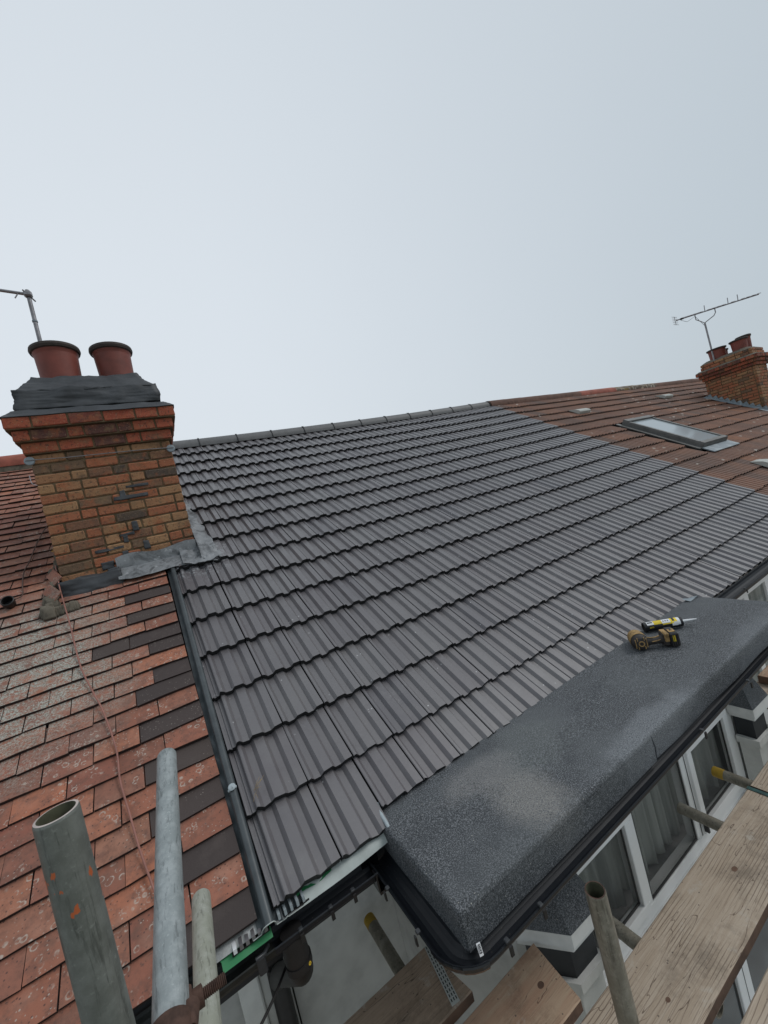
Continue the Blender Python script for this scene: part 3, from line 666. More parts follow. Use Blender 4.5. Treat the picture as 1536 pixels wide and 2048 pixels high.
# ------------------------------------------------------------------ flat felt roof of the bay
def felt_roof():
    mb = MB(); x0, x1, y0, y1 = .385, 2.955, -.402, .085
    nx, ny = 96, 20
    def top(x, y): return 4.995+.006*(y-y0)/.5+.0022*noise.noise(Vector((x*3.1, y*5, 0)))+.0015*noise.noise(Vector((x*9, y*9, 2)))
    vs = [(x0+(x1-x0)*i/nx, y0+(y1-y0)*j/ny, 0) for j in range(ny+1) for i in range(nx+1)]
    vs = [(x, y, top(x, y)) for x, y, z in vs]
    mb.add(vs, [(j*(nx+1)+i, j*(nx+1)+i+1, (j+1)*(nx+1)+i+1, (j+1)*(nx+1)+i) for j in range(ny) for i in range(nx)], M['felt'], True)
    def skirt(pts, nrm):
        n = len(pts); vs = []
        for k, p in enumerate(pts):
            p = Vector(p)
            for (o, z) in ((0, 0), (.006, -.0012), (.0105, -.005), (.0135, -.012), (.0142, -.026), (.0145+.001*math.sin(k*.7), -.07), (.0145, -.105-.003*math.sin(k*.31))): vs.append(p+nrm*o+Vector((0, 0, z)))
        mb.add(vs, [(i*7+k, i*7+k+1, (i+1)*7+k+1, (i+1)*7+k) for i in range(n-1) for k in range(6)], M['felt'], True)
    skirt([(x0+(x1-x0)*i/nx, y0, top(x0+(x1-x0)*i/nx, y0)) for i in range(nx+1)], Vector((0, -1, 0)))
    skirt([(x0, y0+(y1-y0)*j/ny, top(x0, y0+(y1-y0)*j/ny)) for j in range(ny+1)][::-1], Vector((-1, 0, 0)))
    skirt([(x1, y0+(y1-y0)*j/ny, top(x1, y0+(y1-y0)*j/ny)) for j in range(ny+1)], Vector((1, 0, 0)))
    # corner post of felt and the lapped strip on the front
    cv = []; pf = ((0, 0), (.006, -.0012), (.0105, -.005), (.0135, -.012), (.0142, -.026), (.0148, -.07), (.0148, -.106))
    for k in range(7):
        an = math.pi/2*k/6; d_ = Vector((-math.sin(an), -math.cos(an), 0)); zt = top(x0, y0)
        cv += [Vector((x0, y0, zt))+d_*o+Vector((0, 0, z)) for o, z in pf]
    mb.add(cv, [(i*7+k, i*7+k+1, (i+1)*7+k+1, (i+1)*7+k) for i in range(6) for k in range(6)], M['felt'], True)
    o = mb.obj('bay_roof_felt', mid); fixn(o)
    lap = MB(); P = []
    for k in range(12):
        x = .375+(1.37-.375)*k/11; P.append([(x, y0-.0155, 4.976+.003*math.sin(k)), (x, y0-.0172, 4.94), (x, y0-.0172, 4.889)])
    n = 3; lap.add([v for r in P for v in r], [(i*n+k, i*n+k+1, (i+1)*n+k+1, (i+1)*n+k) for i in range(11) for k in range(2)], M['felt'], True)
    lap.tube([(1.355, y0-.006, 4.9935), (1.375, y0-.0135, 4.983), (1.38, y0-.0168, 4.94), (1.372, y0-.0168, 4.893)], .0013, M['smear'], 6)
    lap.obj('felt_lap', o)
    b = MB(); b.b2(x0+.01, x1-.01, y0+.012, .11, 4.88, 4.985, M['blackpaint']); b.obj('roof_edge_board', o)
    return o
fr = felt_roof()
t = MB(); vs = []
P = [[rp(.385+.001*k, .30-.02*k-.0, -.02), rp(.40+.004*math.sin(k), .30-.02*k, -.012), rp(.415, .30-.02*k, -.03)] for k in range(3)]
t.tube([(.398, .085, 5.028), (.388, .05, 5.012), (.386, .01, 5.003), (.384, -.025, 4.985)], [.006, .008, .007, .008], M['sealant'], 8)
t.tube([(.40, .09, 5.02), (.44, .085, 5.005), (.50, .08, 5.002)], [.007, .006, .003], M['sealant'], 8)
t.obj('sealant_bead', mid)
t = MB(); P = [[(2.84+.022*k, .09-.005*k, 5.02-.004*k+.003*math.sin(k*2)), (2.845+.022*k, .065-.005*k, 5.011), (2.85+.022*k, .045, 5.004)] for k in range(7)]
t.add([v for r in P for v in r], [(i*3+k, i*3+k+1, (i+1)*3+k+1, (i+1)*3+k) for i in range(6) for k in range(2)], M['lead2'], True); t.obj('corner_flashing', mid)

# ------------------------------------------------------------------ bay, window, pilasters
YW = -.15
bw = MB()
poly = [(.415, .12), (.70, -.165), (.76, -.165), (.76, -.11), (.46, .12)]
bw.prism([(.48, .448), (.48, .16), (.70, -.165), (2.66, -.165), (2.90, .16), (2.90, .448)], 0, 3.93, M['render'])
bw.prism([(.48, .448), (.48, .15), (.70, -.145), (.74, -.145), (.74, -.10), (.55, .16), (.55, .448)], 3.93, 4.86, M['render'])
bw.prism([(2.60, -.10), (2.60, -.145), (2.66, -.145), (2.90, .15), (2.90, .448), (2.83, .448), (2.83, .17)], 3.93, 4.86, M['render'])
bw.b2(.74, 2.60, -.147, -.10, 4.56, 4.87, M['upvc'])
bw.obj('bay_wall', mid)
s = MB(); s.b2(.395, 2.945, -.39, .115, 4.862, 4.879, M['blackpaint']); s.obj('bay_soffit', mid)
s = MB(); s.b2(.72, 2.62, -.215, -.11, 3.93, 3.975, M['upvc'], .004); s.obj('window_sill', mid)
rm = MB()
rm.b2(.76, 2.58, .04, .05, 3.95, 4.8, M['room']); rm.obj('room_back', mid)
win = MB()
WZ0, WZ1 = 3.977, 4.56
def frame(mb, x0, x1, z0, z1, t, y0, y1, m=None):
    m = m or M['upvc']
    mb.b2(x0, x1, y0, y1, z0, z0+t, m, .003); mb.b2(x0, x1, y0, y1, z1-t, z1, m, .003)
    mb.b2(x0, x0+t, y0+.0005, y1-.0005, z0+t, z1-t, m, .003); mb.b2(x1-t, x1, y0+.0005, y1-.0005, z0+t, z1-t, m, .003)
wroot = None
lights = [(.86, 1.425, .03), (1.49, 1.955, .0), (2.04, 2.50, .045)]
fr_ = MB(); frame(fr_, .78, 2.575, WZ0, WZ1, .055, YW, YW+.06)
fr_.b2(1.425, 1.492, YW+.001, YW+.059, WZ0+.055, WZ1-.055, M['upvc'], .003)
fr_.b2(1.955, 2.042, YW+.001, YW+.059, WZ0+.055, WZ1-.055, M['upvc'], .003)
fr_.b2(1.995, 2.0, YW-.001, YW+.0, WZ0+.055, WZ1-.055, M['black'])
wroot = fr_.obj('window', mid)
for (x0, x1, t) in lights:
    if t:
        q = MB(); frame(q, x0-.028, x1+.028 if x1 < 2.3 else x1, WZ0+.056, WZ1-.056, .045, YW-.014, YW+.03); q.obj('casement', wroot)
        xx0, xx1, zz0, zz1 = x0+.02, x1-.02 if x1 < 2.3 else x1-.045, WZ0+.105, WZ1-.105
    else: xx0, xx1, zz0, zz1 = x0+.004, x1-.004, WZ0+.06, WZ1-.06
    q = MB(); frame(q, xx0-.003, xx1+.003, zz0-.003, zz1+.003, .012, YW+.004, YW+.012, M['blackrub']); q.obj('seal', wroot)
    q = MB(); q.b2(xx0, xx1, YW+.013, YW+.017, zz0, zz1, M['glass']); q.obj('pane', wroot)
hd = MB(); hd.b2(2.0, 2.012, YW-.035, YW-.014, 4.06, 4.10, M['blackrub']); hd.obj('handle', wroot)
cu = MB(); vs = []; nx = 220
for k in range(nx+1):
    x = .80+1.76*k/nx; y = .0+.022*math.sin(x*62+2*math.sin(x*7))+.008*math.sin(x*141); vs += [(x, y-.03, 4.0), (x+.01*math.sin(x*9), y*.7-.03, 4.72)]
cu.add(vs, [(2*k, 2*k+2, 2*k+3, 2*k+1) for k in range(nx)], M['curtain'], True); tag(cu.obj('curtain'), 'pale grey net curtain hanging in folds behind the bay window', 'curtain')

def pilaster(poly, inner, apex, zc=4.5):
    """poly: cornice outline; inner: shaft outline; apex: ridge of the little felted cap"""
    root = MB(); root.prism(inner, 0, 4.16, M['stucco']); o = root.obj('pilaster', mid)
    b = MB(); b.prism([(x*.5+a*.5, y*.5+c*.5) for (x, y), (a, c) in zip(poly, inner)], 4.262, 4.30, M['stucco']); b.prism(inner, 4.16, 4.262, M['stucco']); b.obj('lower_moulding', o)
    b = MB(); b.prism(inner, 4.30, 4.43, M['blackpaint']); b.obj('pilaster_neck', o)
    b = MB(); b.prism([(x*.75+a*.25, y*.75+c*.25) for (x, y), (a, c) in zip(poly, inner)], 4.43, 4.452, M['stucco']); b.prism(poly, 4.452, zc, M['stucco']); b.obj('cornice', o)
    b = MB(); n = len(poly); vs = [Vector((x*1.0, y, zc+.001)) for x, y in poly]+[Vector(a) for a in apex]; b.add(vs, [(i, (i+1) % n, n+(i+1) % n, n+i) for i in range(n)], M['felt']); b.obj('felt_cap', o)
    for k, (x, y) in enumerate(poly): pass
    return o
pl = [(.69, -.135), (.827, -.305), (1.00, -.31), (.985, -.17), (.985, -.155), (.70, -.12)]
pi_ = [(.735, -.14), (.84, -.265), (.965, -.268), (.955, -.17), (.955, -.156), (.74, -.13)]
ap = [(.76, -.14, 4.66), (.84, -.21, 4.66), (.93, -.21, 4.68), (.955, -.165, 4.68), (.95, -.158, 4.68), (.76, -.14, 4.66)]
pilaster(pl, pi_, ap)
pr = [(2.53, -.158), (2.53, -.285), (2.735, -.292), (2.87, -.15), (2.85, -.10), (2.66, -.158)]
pj_ = [(2.575, -.16), (2.572, -.252), (2.715, -.258), (2.82, -.145), (2.82, -.11), (2.66, -.16)]
ar = [(2.60, -.165, 4.68), (2.62, -.2, 4.68), (2.70, -.2, 4.70), (2.78, -.14, 4.70), (2.78, -.12, 4.70), (2.66, -.165, 4.68)]
pilaster(pr, pj_, ar)
# lower window of the bay, seen down the gap between two boards
lw = MB(); frame(lw, .78, 2.575, 2.5, 3.84, .06, -.20, -.166)
for a, b in ((1.30, 1.42), (1.90, 2.02)): lw.b2(a, b, -.199, -.167, 2.56, 3.78, M['upvc'], .003); lw.b2((a+b)/2-.002, (a+b)/2+.002, -.2003, -.199, 2.56, 3.78, M['black'])
lw = lw.obj('window', mid)
for a, b in ((.84, 1.30), (1.42, 1.90), (2.02, 2.515)):
    q = MB(); frame(q, a+.001, b-.001, 2.561, 3.779, .014, -.186, -.176, M['blackrub']); q.obj('seal', lw)
    q = MB(); q.b2(a+.015, b-.015, -.182, -.178, 2.575, 3.765, M['glassdark']); q.obj('pane', lw)
# flat window to the right of the bay
q = MB(); frame(q, 3.3, 4.6, 3.9, 4.80, .06, .085, .117); q.b2(3.72, 3.80, .086, .116, 3.96, 4.74, M['upvc'], .003); q.b2(4.16, 4.24, .086, .116, 3.96, 4.74, M['upvc'], .003); w2 = q.obj('window', mid)
for a, b in ((3.36, 3.72), (3.80, 4.16), (4.24, 4.54)):
    q = MB(); q.b2(a, b, .104, .108, 3.96, 4.74, M['glass']); q.obj('pane', w2)
q = MB(); q.b2(3.36, 4.54, .111, .114, 3.96, 4.74, M['curtain']); q.obj('window_lining', w2)

# ------------------------------------------------------------------ left chimney
def chimney(root, x0, x1, y0, y1, zb, ztop, rows, parent_cap, seed, bl=.185, fallback=None):
    """bricks in courses on all four faces over a mortar core"""
    R = random.Random(seed); bh = (ztop-zb)/rows; J = .010
    core = MB(); core.b2(x0+.009, x1-.009, y0+.009, y1-.009, zb-.6, ztop, M['mortar'])
    core.obj('mortar_core', root)
    meshes = {}
    def br(w, d, h, m, seed_):
        k = (round(w, 3), round(d, 3), round(h, 3), m.name, seed_)
        if k not in meshes:
            mb = MB(); mb.box((0, 0, 0), (w, d, h), m, None, 0, .005); rr = random.Random(seed_)
            mb.v = [(a+rr.uniform(-.0018, .0018), b+rr.uniform(-.0022, .0022), c+rr.uniform(-.0015, .0015)) for a, b, c in mb.v]
            meshes[k] = mb.mesh('brick')
        return meshes[k]
    def course(z, h, X0, X1, Y0, Y1, mt, ph, n_side, back=True):
        for face in range(4):
            A, B, dx = ((X0, X1, 1), (Y0, Y1, 0), (X0, X1, 1), (Y0, Y1, 0))[face]
            if face in (1, 3): A += .055; B -= .055
            t = A; k = 0; lens = []
            pat = ph
            while t < B-.02:
                L = bl if ((k+pat) % 2 == 0) else (bl*.48)
                if R.random() < .25: L = bl if L < bl else bl*.75
                L = min(L, B-t)
                if B-t-L < .05: L = B-t
                lens.append((t, L)); t += L; k += 1
            for (t, L) in lens:
                w = L-J; c = t+L/2; me = br(round(w, 3), .05, h-J, mt, R.randrange(3)) if True else None
                p = ((c, Y0+.025+R.uniform(-.002, .002)), (X1-.025, c), (c, Y1-.025), (X0+.025+R.uniform(-.002, .002), c))[face]
                mw = Matrix.Translation((p[0], p[1], z+h/2)) @ Matrix.Rotation(R.uniform(-.012, .012), 4, 'Y')
                if face in (1, 3): mw = mw @ Matrix.Rotation(math.pi/2, 4, 'Z')
                link('brick', me, root, mw)
    for r in range(rows): course(zb+r*bh, bh, x0, x1, y0, y1, M['stock'], r % 2, 0)
    return course
lc = thing('chimney_stack', (-.25, 2.25, 6), 'near brick chimney at the left with two big terracotta pots and dark cement top', 'chimney')
CX0, CX1, CY0, CY1 = -.65, .145, 1.8, 2.7
co = chimney(lc, CX0, CX1, CY0, CY1, 6.135, 6.98, 13, None, 5)
z = 6.98
for k, (o, h) in enumerate(((.022, .074), (.048, .074), (.074, .078))):
    b = MB(); b.b2(CX0-o+.008, CX1+o-.008, CY0-o+.008, CY1+o-.008, z, z+h, M['mortar']); b.obj('corbel_bed', lc)
    co(z, h, CX0-o, CX1+o, CY0-o, CY1+o, M['redbrick'], k % 2, 0); z += h
def lump(mb, x0, x1, y0, y1, z0, z1, m, inset, amp=.008, n=14, seed=0):
    """lumpy trowelled block with battered sides"""
    b = bmesh.new(); bmesh.ops.create_cube(b, size=1); bmesh.ops.subdivide_edges(b, edges=b.edges[:], cuts=n, use_grid_fill=True)
    vs = []
    for v in b.verts:
        k = v.co.z+.5; ix = inset*k
        x = x0+ix+(x1-x0-2*ix)*(v.co.x+.5); y = y0+ix+(y1-y0-2*ix)*(v.co.y+.5); zz = z0+(z1-z0)*k
        nn = noise.noise(Vector((x*9, y*9, zz*14+seed))); n2 = noise.noise(Vector((x*34, y*34, zz*60+seed)))
        d = Vector((v.co.x, v.co.y, v.co.z)).normalized()
        p = Vector((x, y, zz))+d*(nn*amp+n2*amp*.35)
        vs.append(p)
    b.verts.ensure_lookup_table(); fs = [[q.index for q in f.verts] for f in b.faces]; mb.add(vs, fs, m, True); b.free(); return mb
b = MB(); lump(b, CX0-.08, CX1+.08, CY0-.08, CY1+.08, z-.004, z+.05, M['smear'], .055, .012, 18); b.obj('cement_ledge', lc)
b = MB(); lump(b, CX0-.012, CX1+.01, CY0-.012, CY1+.012, z+.06, z+.19, M['smear'], .010, .02, 22); b.obj('cement_band', lc)
b = MB(); lump(b, CX0+.0, CX1-.002, CY0+.0, CY1-.0, z+.18, z+.31, M['smear'], .10, .018, 22, seed=4); b.obj('flaunching', lc)
def pot(root, x, y, z, r, h, name='chimney_pot'):
    mb = MB()
    prof = [(r*.86, 0), (r*.88, h*.3), (r*.93, h*.78), (r*.98, h*.86), (r*1.06, h*.88), (r*1.1, h*.93), (r*1.08, h*.985), (r*1.0, h), (r*.86, h*.99), (r*.8, h*.9), (r*.76, 0)]
    mb.lathe(prof, (x, y, z), M['pot'], 40, mfun=lambda i: M['potrim'] if i >= 3 else M['pot']); return mb.obj(name, root)
pot(lc, -.405, 2.03, z+.27, .134, .29); pot(lc, -.073, 2.03, z+.27, .126, .285)
pot(lc, -.335, 2.46, z+.27, .125, .2); pot(lc, -.0, 2.46, z+.27, .12, .18)
# black cement smears over a few joints
for (x, zz, w, h) in ((-.17, 6.622, .2, .02), (-.215, 6.65, .035, .05), (-.12, 6.69, .14, .018), (-.19, 6.42, .03, .06), (-.25, 6.375, .09, .018), (-.26, 6.345, .03, .05), (-.36, 6.30, .16, .018), (-.15, 6.28, .035, .06), (-.28, 6.245, .03, .05), (-.39, 6.2, .07, .05)):
    sm = MB(); lump(sm, x-w/2, x+w/2, CY0-.004, CY0+.01, zz-h/2, zz+h/2, M['smear'], .0, .010, 6); sm.obj('cement_smear', lc)
# cement apron and lead flashings at the foot
def warped(name, fn, nu, nv, m, parent):
    mb = MB(); vs = [fn(i/nu, j/nv) for j in range(nv+1) for i in range(nu+1)]
    mb.add(vs, [(j*(nu+1)+i, j*(nu+1)+i+1, (j+1)*(nu+1)+i+1, (j+1)*(nu+1)+i) for j in range(nv) for i in range(nu)], m, True); return mb.obj(name, parent)
def apron(a, b):       # across the front: a along x, b 0 at wall top .. 1 at the tiles' lower edge
    x = -.345+(.145+.345)*a; up = 6.235+.012*math.sin(a*9)
    if b < .42: p = Vector((x, CY0-.012, up-(up-6.15)*b/.42))
    else:
        k = (b-.42)/.58; p = rp(x, 2.125-(.16+.02*math.sin(a*7)-.05*(1-a))*k, .012+.012*(1-k)); p.x = x+.10*k*(1 if a > .9 else 0)
    n_ = noise.noise(Vector((x*7, b*2, 1)))*.010+abs(noise.noise(Vector((x*18+b*4, b*4, 4))))*.005
    return p+Vector((0, -.7, .7))*n_
warped('lead_apron', apron, 50, 24, M['lead'], lc)
def strip(a, b):       # up the right side of the stack, dressed over the grey tiles
    v = 1.985+1.05*a; wd = .125*(1-.55*a)+.012*math.sin(a*31)
    if b < .3: p = Vector((CX1+.004, rp(0, v).y, rp(0, v).z+.07*(1-b/.3)+.02))
    else: k = (b-.3)/.7; p = rp(CX1+.004+wd*k, v, .018+.012*(1-k))
    n_ = noise.noise(Vector((a*9, b*2, 3)))*.016+abs(noise.noise(Vector((a*22, b*4, 7))))*.009
    return p+NN*n_
warped('lead_soaker', strip, 70, 14, M['lead'], lc)
def corner(a, b):
    u = .03+.235*a; v = 1.985+.26*b; n_ = .026+.013*noise.noise(Vector((u*16, v*12, 3)))+.012*abs(noise.noise(Vector((u*34, v*26, 3))))+.01*(1-abs(2*b-1))
    return rp(u, v-.03*math.sin(a*3), n_)
warped('lead_corner', corner, 26, 26, M['lead'], lc)
b = MB(); bm_ = lump(b, -.665, -.31, 1.70, 1.83, 6.03, 6.16, M['smear'], .02, .02, 16, 8); b.obj('cement_apron', lc)
b = MB(); lump(b, -.40, -.33, 1.72, 1.81, 6.09, 6.175, M['smear'], .01, .012, 8, 5); b.obj('cement_apron', lc)
b = MB()
R2 = random.Random(2)
for k in range(34):
    t_ = k/33; v = 1.86+.72*t_; sz = (.024*(1-t_)+.008); p = rp(-.675-.012*math.sin(k*1.3)-.02*(1-t_)+R2.uniform(-.008, .008), v, .004)
    lump(b, p.x-sz, p.x+sz, p.y-.03, p.y+.03, p.z-.03, p.z+sz*.9, M['cement'], sz*.35, .010, 4, k)
for k in range(12):
    t_ = k/11; p = rp(-.69+.13*t_, 1.87+.02*t_, .002); sz = .02*(1-.5*t_); lump(b, p.x-.016, p.x+.016, p.y-sz, p.y+sz, p.z-.03, p.z+.02, M['cement'], .008, .010, 4, k+50)
b.obj('mortar_fillet', lc)
b = MB()
for (u, v, a) in ((-.675, 2.0, .5), (-.672, 2.17, .35)):
    R_ = (tmat(u, v, .1, .1).to_3x3()) @ Matrix.Rotation(a, 3, 'Z') @ Matrix.Rotation(-.7, 3, 'Y'); b.box(rp(u, v, .045), (.06, .13, .01), M['red'], R_)
b.obj('tile_slip', lc)
# wire tied across the front between two zinc discs
wr = thing('tie_wire', (-.25, 1.79, 6.92), 'thin wire strung across the front of the near chimney between two zinc discs', 'wire')
for x, zz in ((-.648, 6.94), (.138, 6.912)):
    b = MB(); b.lathe([(.0, .006), (.024, .006), (.028, 0), (0, 0)], (x, 1.79, zz), M['lead2'], 20, Vector((0, -1, .05))); b.obj('disc', wr)
b = MB(); b.tube([(-.665, 1.782, 6.945), (-.45, 1.787, 6.935), (-.2, 1.788, 6.931), (.0, 1.787, 6.925), (.155, 1.782, 6.915)], .003, M['alu'], 6); b.obj('wire', wr)
# brown cable and pink cable on the red tiles
def cable(pts, r, m, label, name='cable'):
    P = [Vector(p) for p in pts]; Q = []
    for i in range(len(P)-1):
        p0, p1, p2, p3 = P[max(i-1, 0)], P[i], P[i+1], P[min(i+2, len(P)-1)]
        for k in range(6):
            t = k/6; Q.append(.5*((2*p1)+(p2-p0)*t+(2*p0-5*p1+4*p2-p3)*t*t+(3*p1-p0-3*p2+p3)*t**3))
    Q.append(P[-1]); mb = MB(); mb.tube(Q, r, m, 8); return tag(mb.obj(name), label, 'cable')
cable([rp(-.68, 2.34, .03), rp(-.66, 2.2, .035), rp(-.637, 2.018, .05), rp(-.59, 1.7, .012), rp(-.542, 1.36, .0), rp(-.49, 1.15, .0), rp(-.456, 1.024, .0), rp(-.415, .8, .0), rp(-.408, .653, 0), rp(-.385, .5, 0), rp(-.365, .369, 0), rp(-.334, .214, 0), rp(-.31, .08, .002), rp(-.30, -.04, .0)], .0036, M['cable'], 'pinkish brown cable running down the red tiles from the near chimney foot')
cable([rp(-.70, 3.2, .02), rp(-.74, 3.11, .0), rp(-.787, 2.95, 0), rp(-.82, 2.7, 0), rp(-.833, 2.538, 0), rp(-.852, 2.4, 0), rp(-.845, 2.245, 0), rp(-.835, 2.13, .0), rp(-.86, 2.085, .012)], .0036, M['bcable'], 'dark brown cable curving down the red tiles left of the near chimney')
cable([(-.665, 1.782, 6.94), (-.70, 1.83, 6.93), tuple(rp(-.965, 4.15, .02)), tuple(rp(-.93, 3.95, .01)), tuple(rp(-.86, 3.87, .01))][2:], .004, M['alu'], 'short pale cable end on the red tiles below the ridge')
cb = MB(); cb.lathe([(.026, -.01), (.031, .02), (.032, .045), (.029, .047), (.026, .045), (.024, .0), (.0, .0)], rp(-.885, 2.065, .0), M['blackrub'], 24, NN*.8+Vector((0, -.6, 0)))
tag(cb.obj('pipe_collar'), 'black rubber pipe collar lying on the red tiles at the left edge', 'collar')
# aerial mast behind the near chimney
am = thing('tv_aerial', (-.52, 2.6, 7.3), 'steel aerial mast with a side arm behind the near left chimney', 'aerial')
b = MB(); b.tube([(-.535, 2.6, 7.25), (-.535, 2.6, 8.54)], .015, M['alu'], 12); b.obj('mast', am)
b = MB(); b.tube([(-.535, 2.59, 8.50), (-1.0, 2.62, 8.585)], .012, M['alu'], 10); b.obj('arm', am)
b = MB(); b.box((-.535, 2.59, 8.5), (.055, .05, .045), M['alu'], None, 0, .01); b.tube([(-.56, 2.56, 8.52), (-.50, 2.62, 8.46)], .006, M['alu'], 6); b.tube([(-.60, 2.59, 8.50), (-.62, 2.58, 8.46)], .005, M['alu'], 6); b.obj('clamp', am)
b = MB()
for zz in (7.8, 8.0, 8.28): b.lathe([(.015, -.006), (.019, -.006), (.019, .006), (.015, .006)], (-.535, 2.6, zz), M['lead2'], 12)
b.obj('mast_band', am)

# ------------------------------------------------------------------ right chimney
rc = thing('chimney_stack', (11.6, 2.25, 6), 'far brick chimney at the right edge with a cluster of terracotta pots and stepped flashing', 'chimney')
RX0, RX1 = 11.2, 11.85
co = chimney(rc, RX0, RX1, CY0, CY1, 6.22, 7.165, 15, None, 11)
z = 7.165
for k, (o, h) in enumerate(((.03, .07), (.065, .07), (.10, .075))):
    b = MB(); b.b2(RX0-o+.008, RX1+o-.008, CY0-o+.008, CY1+o-.008, z, z+h, M['mortar']); b.obj('corbel_bed', rc)
    co(z, h, RX0-o, RX1+o, CY0-o, CY1+o, M['redbrick'], k % 2, 0); z += h
b = MB(); lump(b, RX0-.1, RX1+.1, CY0-.1, CY1+.1, z-.003, z+.03, M['cement'], .06, .006); b.obj('cement_ledge', rc)
co(z+.03, .07, RX0-.01, RX1+.01, CY0-.01, CY1+.01, M['stock'], 0, 0); co(z+.10, .06, RX0-.005, RX1+.005, CY0-.005, CY1+.005, M['stock'], 1, 0)
b = MB(); b.b2(RX0+.01, RX1-.01, CY0+.01, CY1-.01, z+.02, z+.16, M['mortar']); b.obj('corbel_bed', rc)
b = MB(); lump(b, RX0, RX1, CY0, CY1, z+.155, z+.215, M['cement'], .09, .008); b.obj('flaunching', rc)
for (x, y, r, h) in ((11.40, 2.42, .165, .27), (11.42, 2.03, .15, .28), (11.72, 2.46, .13, .24), (11.72, 2.03, .125, .36)): pot(rc, x, y, z+.16, r, h)
fl = MB(); n = 11
for k in range(n):
    v0 = 2.0+.115*k; p = rp(RX0-.006, v0, .03); q = rp(RX0-.006, v0+.10, .03); fl.add([p+Vector((-.004, 0, 0)), q+Vector((-.004, 0, 0)), q+Vector((-.012, .01, .03)), p+Vector((-.004, .03, .105))], [(0, 1, 2, 3)], M['lead2'])
P = [[rp(RX0-.006, 1.95+1.35*k/12, .04), rp(RX0-.03, 1.95+1.35*k/12, .016), rp(RX0-.13+.01*math.sin(k*2), 1.95+1.35*k/12, .012)] for k in range(13)]
fl.add([v for r in P for v in r], [(i*3+k, i*3+k+1, (i+1)*3+k+1, (i+1)*3+k) for i in range(12) for k in range(2)], M['lead2'], True)
fl.obj('stepped_flashing', rc)
# yagi aerial above the far chimney
ya = thing('tv_aerial', (11.2, 2.45, 7.4), 'long multi-element television aerial on a mast above the far right chimney', 'aerial')
b = MB(); b.tube([(11.25, 2.45, 7.35), (11.25, 2.45, 8.42)], .018, M['alu'], 8); b.obj('mast', ya)
d = Vector((1.28, -1.48, -.30+.02)).normalized() if False else None
A = Vector((11.25, 2.95, 8.75)); Bq = Vector((11.25, 1.50, 8.50))
b = MB(); b.tube([A, Bq], .014, M['alu'], 6); b.obj('boom', ya)
b = MB()
dirv = (Bq-A).normalized(); up_ = Vector((0, 0, 1))
for k in range(17):
    p = A.lerp(Bq, .1+.9*k/16); s_ = Vector((.12, .0, .0)) if k not in (5, 10, 12) else Vector((.03, .0, .1)); b.tube([p-s_*(.7 if k not in (5, 10, 12) else 0), p+s_+Vector((0, 0, .035))], .008, M['alu'], 5)
b.obj('element', ya)
b = MB()
for dz in (-.09, -.045, 0, .045, .09): b.tube([A+Vector((-.12, .02, dz)), A+Vector((.12, .02, dz))], .005, M['alu'], 5)
b.tube([A+Vector((0, .02, -.1)), A+Vector((0, .02, .1))], .006, M['alu'], 5); b.obj('reflector', ya)
b = MB(); p1 = A.lerp(Bq, .25); p2 = A.lerp(Bq, .5)
b.tube([p1, p1+Vector((0, 0, -.12)), p1+Vector((0, -.05, -.17)), Vector((11.25, 2.45, 8.42)), p2+Vector((0, .04, -.14)), p2+Vector((0, 0, -.09)), p2], .01, M['alu'], 6); b.obj('cradle', ya)
b = MB(); b.box(A.lerp(Bq, .08), (.05, .06, .035), M['blackrub']); b.obj('dipole_box', ya)
b = MB(); b.tube([A.lerp(Bq, .06)+Vector((0, 0, -.03)), A+Vector((0, -.2, -.14)), A+Vector((0, -.36, -.1)), Vector((11.25, 2.46, 8.36)), Vector((11.27, 2.45, 7.9))], .004, M['blackrub'], 5); b.obj('coax', ya)

# ------------------------------------------------------------------ skylight and roof vents on the brown roof
def slab(name, u0, u1, v0, v1, n0, n1, m, parent, inset=0.):
    vs = [rp(u, v, n0) for u, v in ((u0, v0), (u1, v0), (u1, v1), (u0, v1))]+[rp(u, v, n1) for u, v in ((u0+inset, v0+inset), (u1-inset, v0+inset), (u1-inset, v1-inset), (u0+inset, v1-inset))]
    b = MB(); b.add(vs, [(0, 3, 2, 1), (4, 5, 6, 7), (0, 1, 5, 4), (1, 2, 6, 5), (2, 3, 7, 6), (3, 0, 4, 7)], m); return b.obj(name, parent)
U0, U1, V0, V1 = 6.76, 7.56, 1.56, 2.76
sk = slab('roof_window', U0, U1, V0, V1, -.05, .055, M['vframe'], right)
slab('window_cover', U0, U1, V0, V0+.07, .0555, .085, M['vframe'], sk, .004); slab('window_cover', U0, U1, V1-.09, V1, .0555, .095, M['vframe'], sk, .004)
slab('window_cover', U0, U0+.06, V0+.071, V1-.091, .0555, .082, M['vframe'], sk, .004); slab('window_cover', U1-.06, U1, V0+.071, V1-.091, .0555, .082, M['vframe'], sk, .004)
slab('pane', U0+.061, U1-.061, V0+.072, V1-.092, .0555, .066, M['skyglass'], sk)
slab('flashing', U0-.02, U1+.05, V0-.16, V0-.005, .002, .016, M['lead2'], sk)
slab('flashing', U0-.09, U0-.003, V0, V1+.05, .0, .012, M['vframe'], sk); slab('flashing', U1+.003, U1+.09, V0, V1+.05, .0, .012, M['vframe'], sk)
def vent(u, v, w=.3):
    b = MB(); prof = [(0, 0), (.0, .045), (.02, .06), (.10, .055), (.19, .02), (.22, 0)]
    vs = [rp(u, v+a, b_+.012) for a, b_ in prof]+[rp(u+w, v+a, b_+.012) for a, b_ in prof]; n = len(prof)
    b.add(vs, [(i, n+i, n+i+1, i+1) for i in range(n-1)]+[tuple(range(n)), tuple(range(n, 2*n))[::-1]], M['vent']); b.obj('roof_vent', right)
vent(6.66, 3.47, .32); vent(9.95, 3.60, .36); vent(6.70, .76, .22)

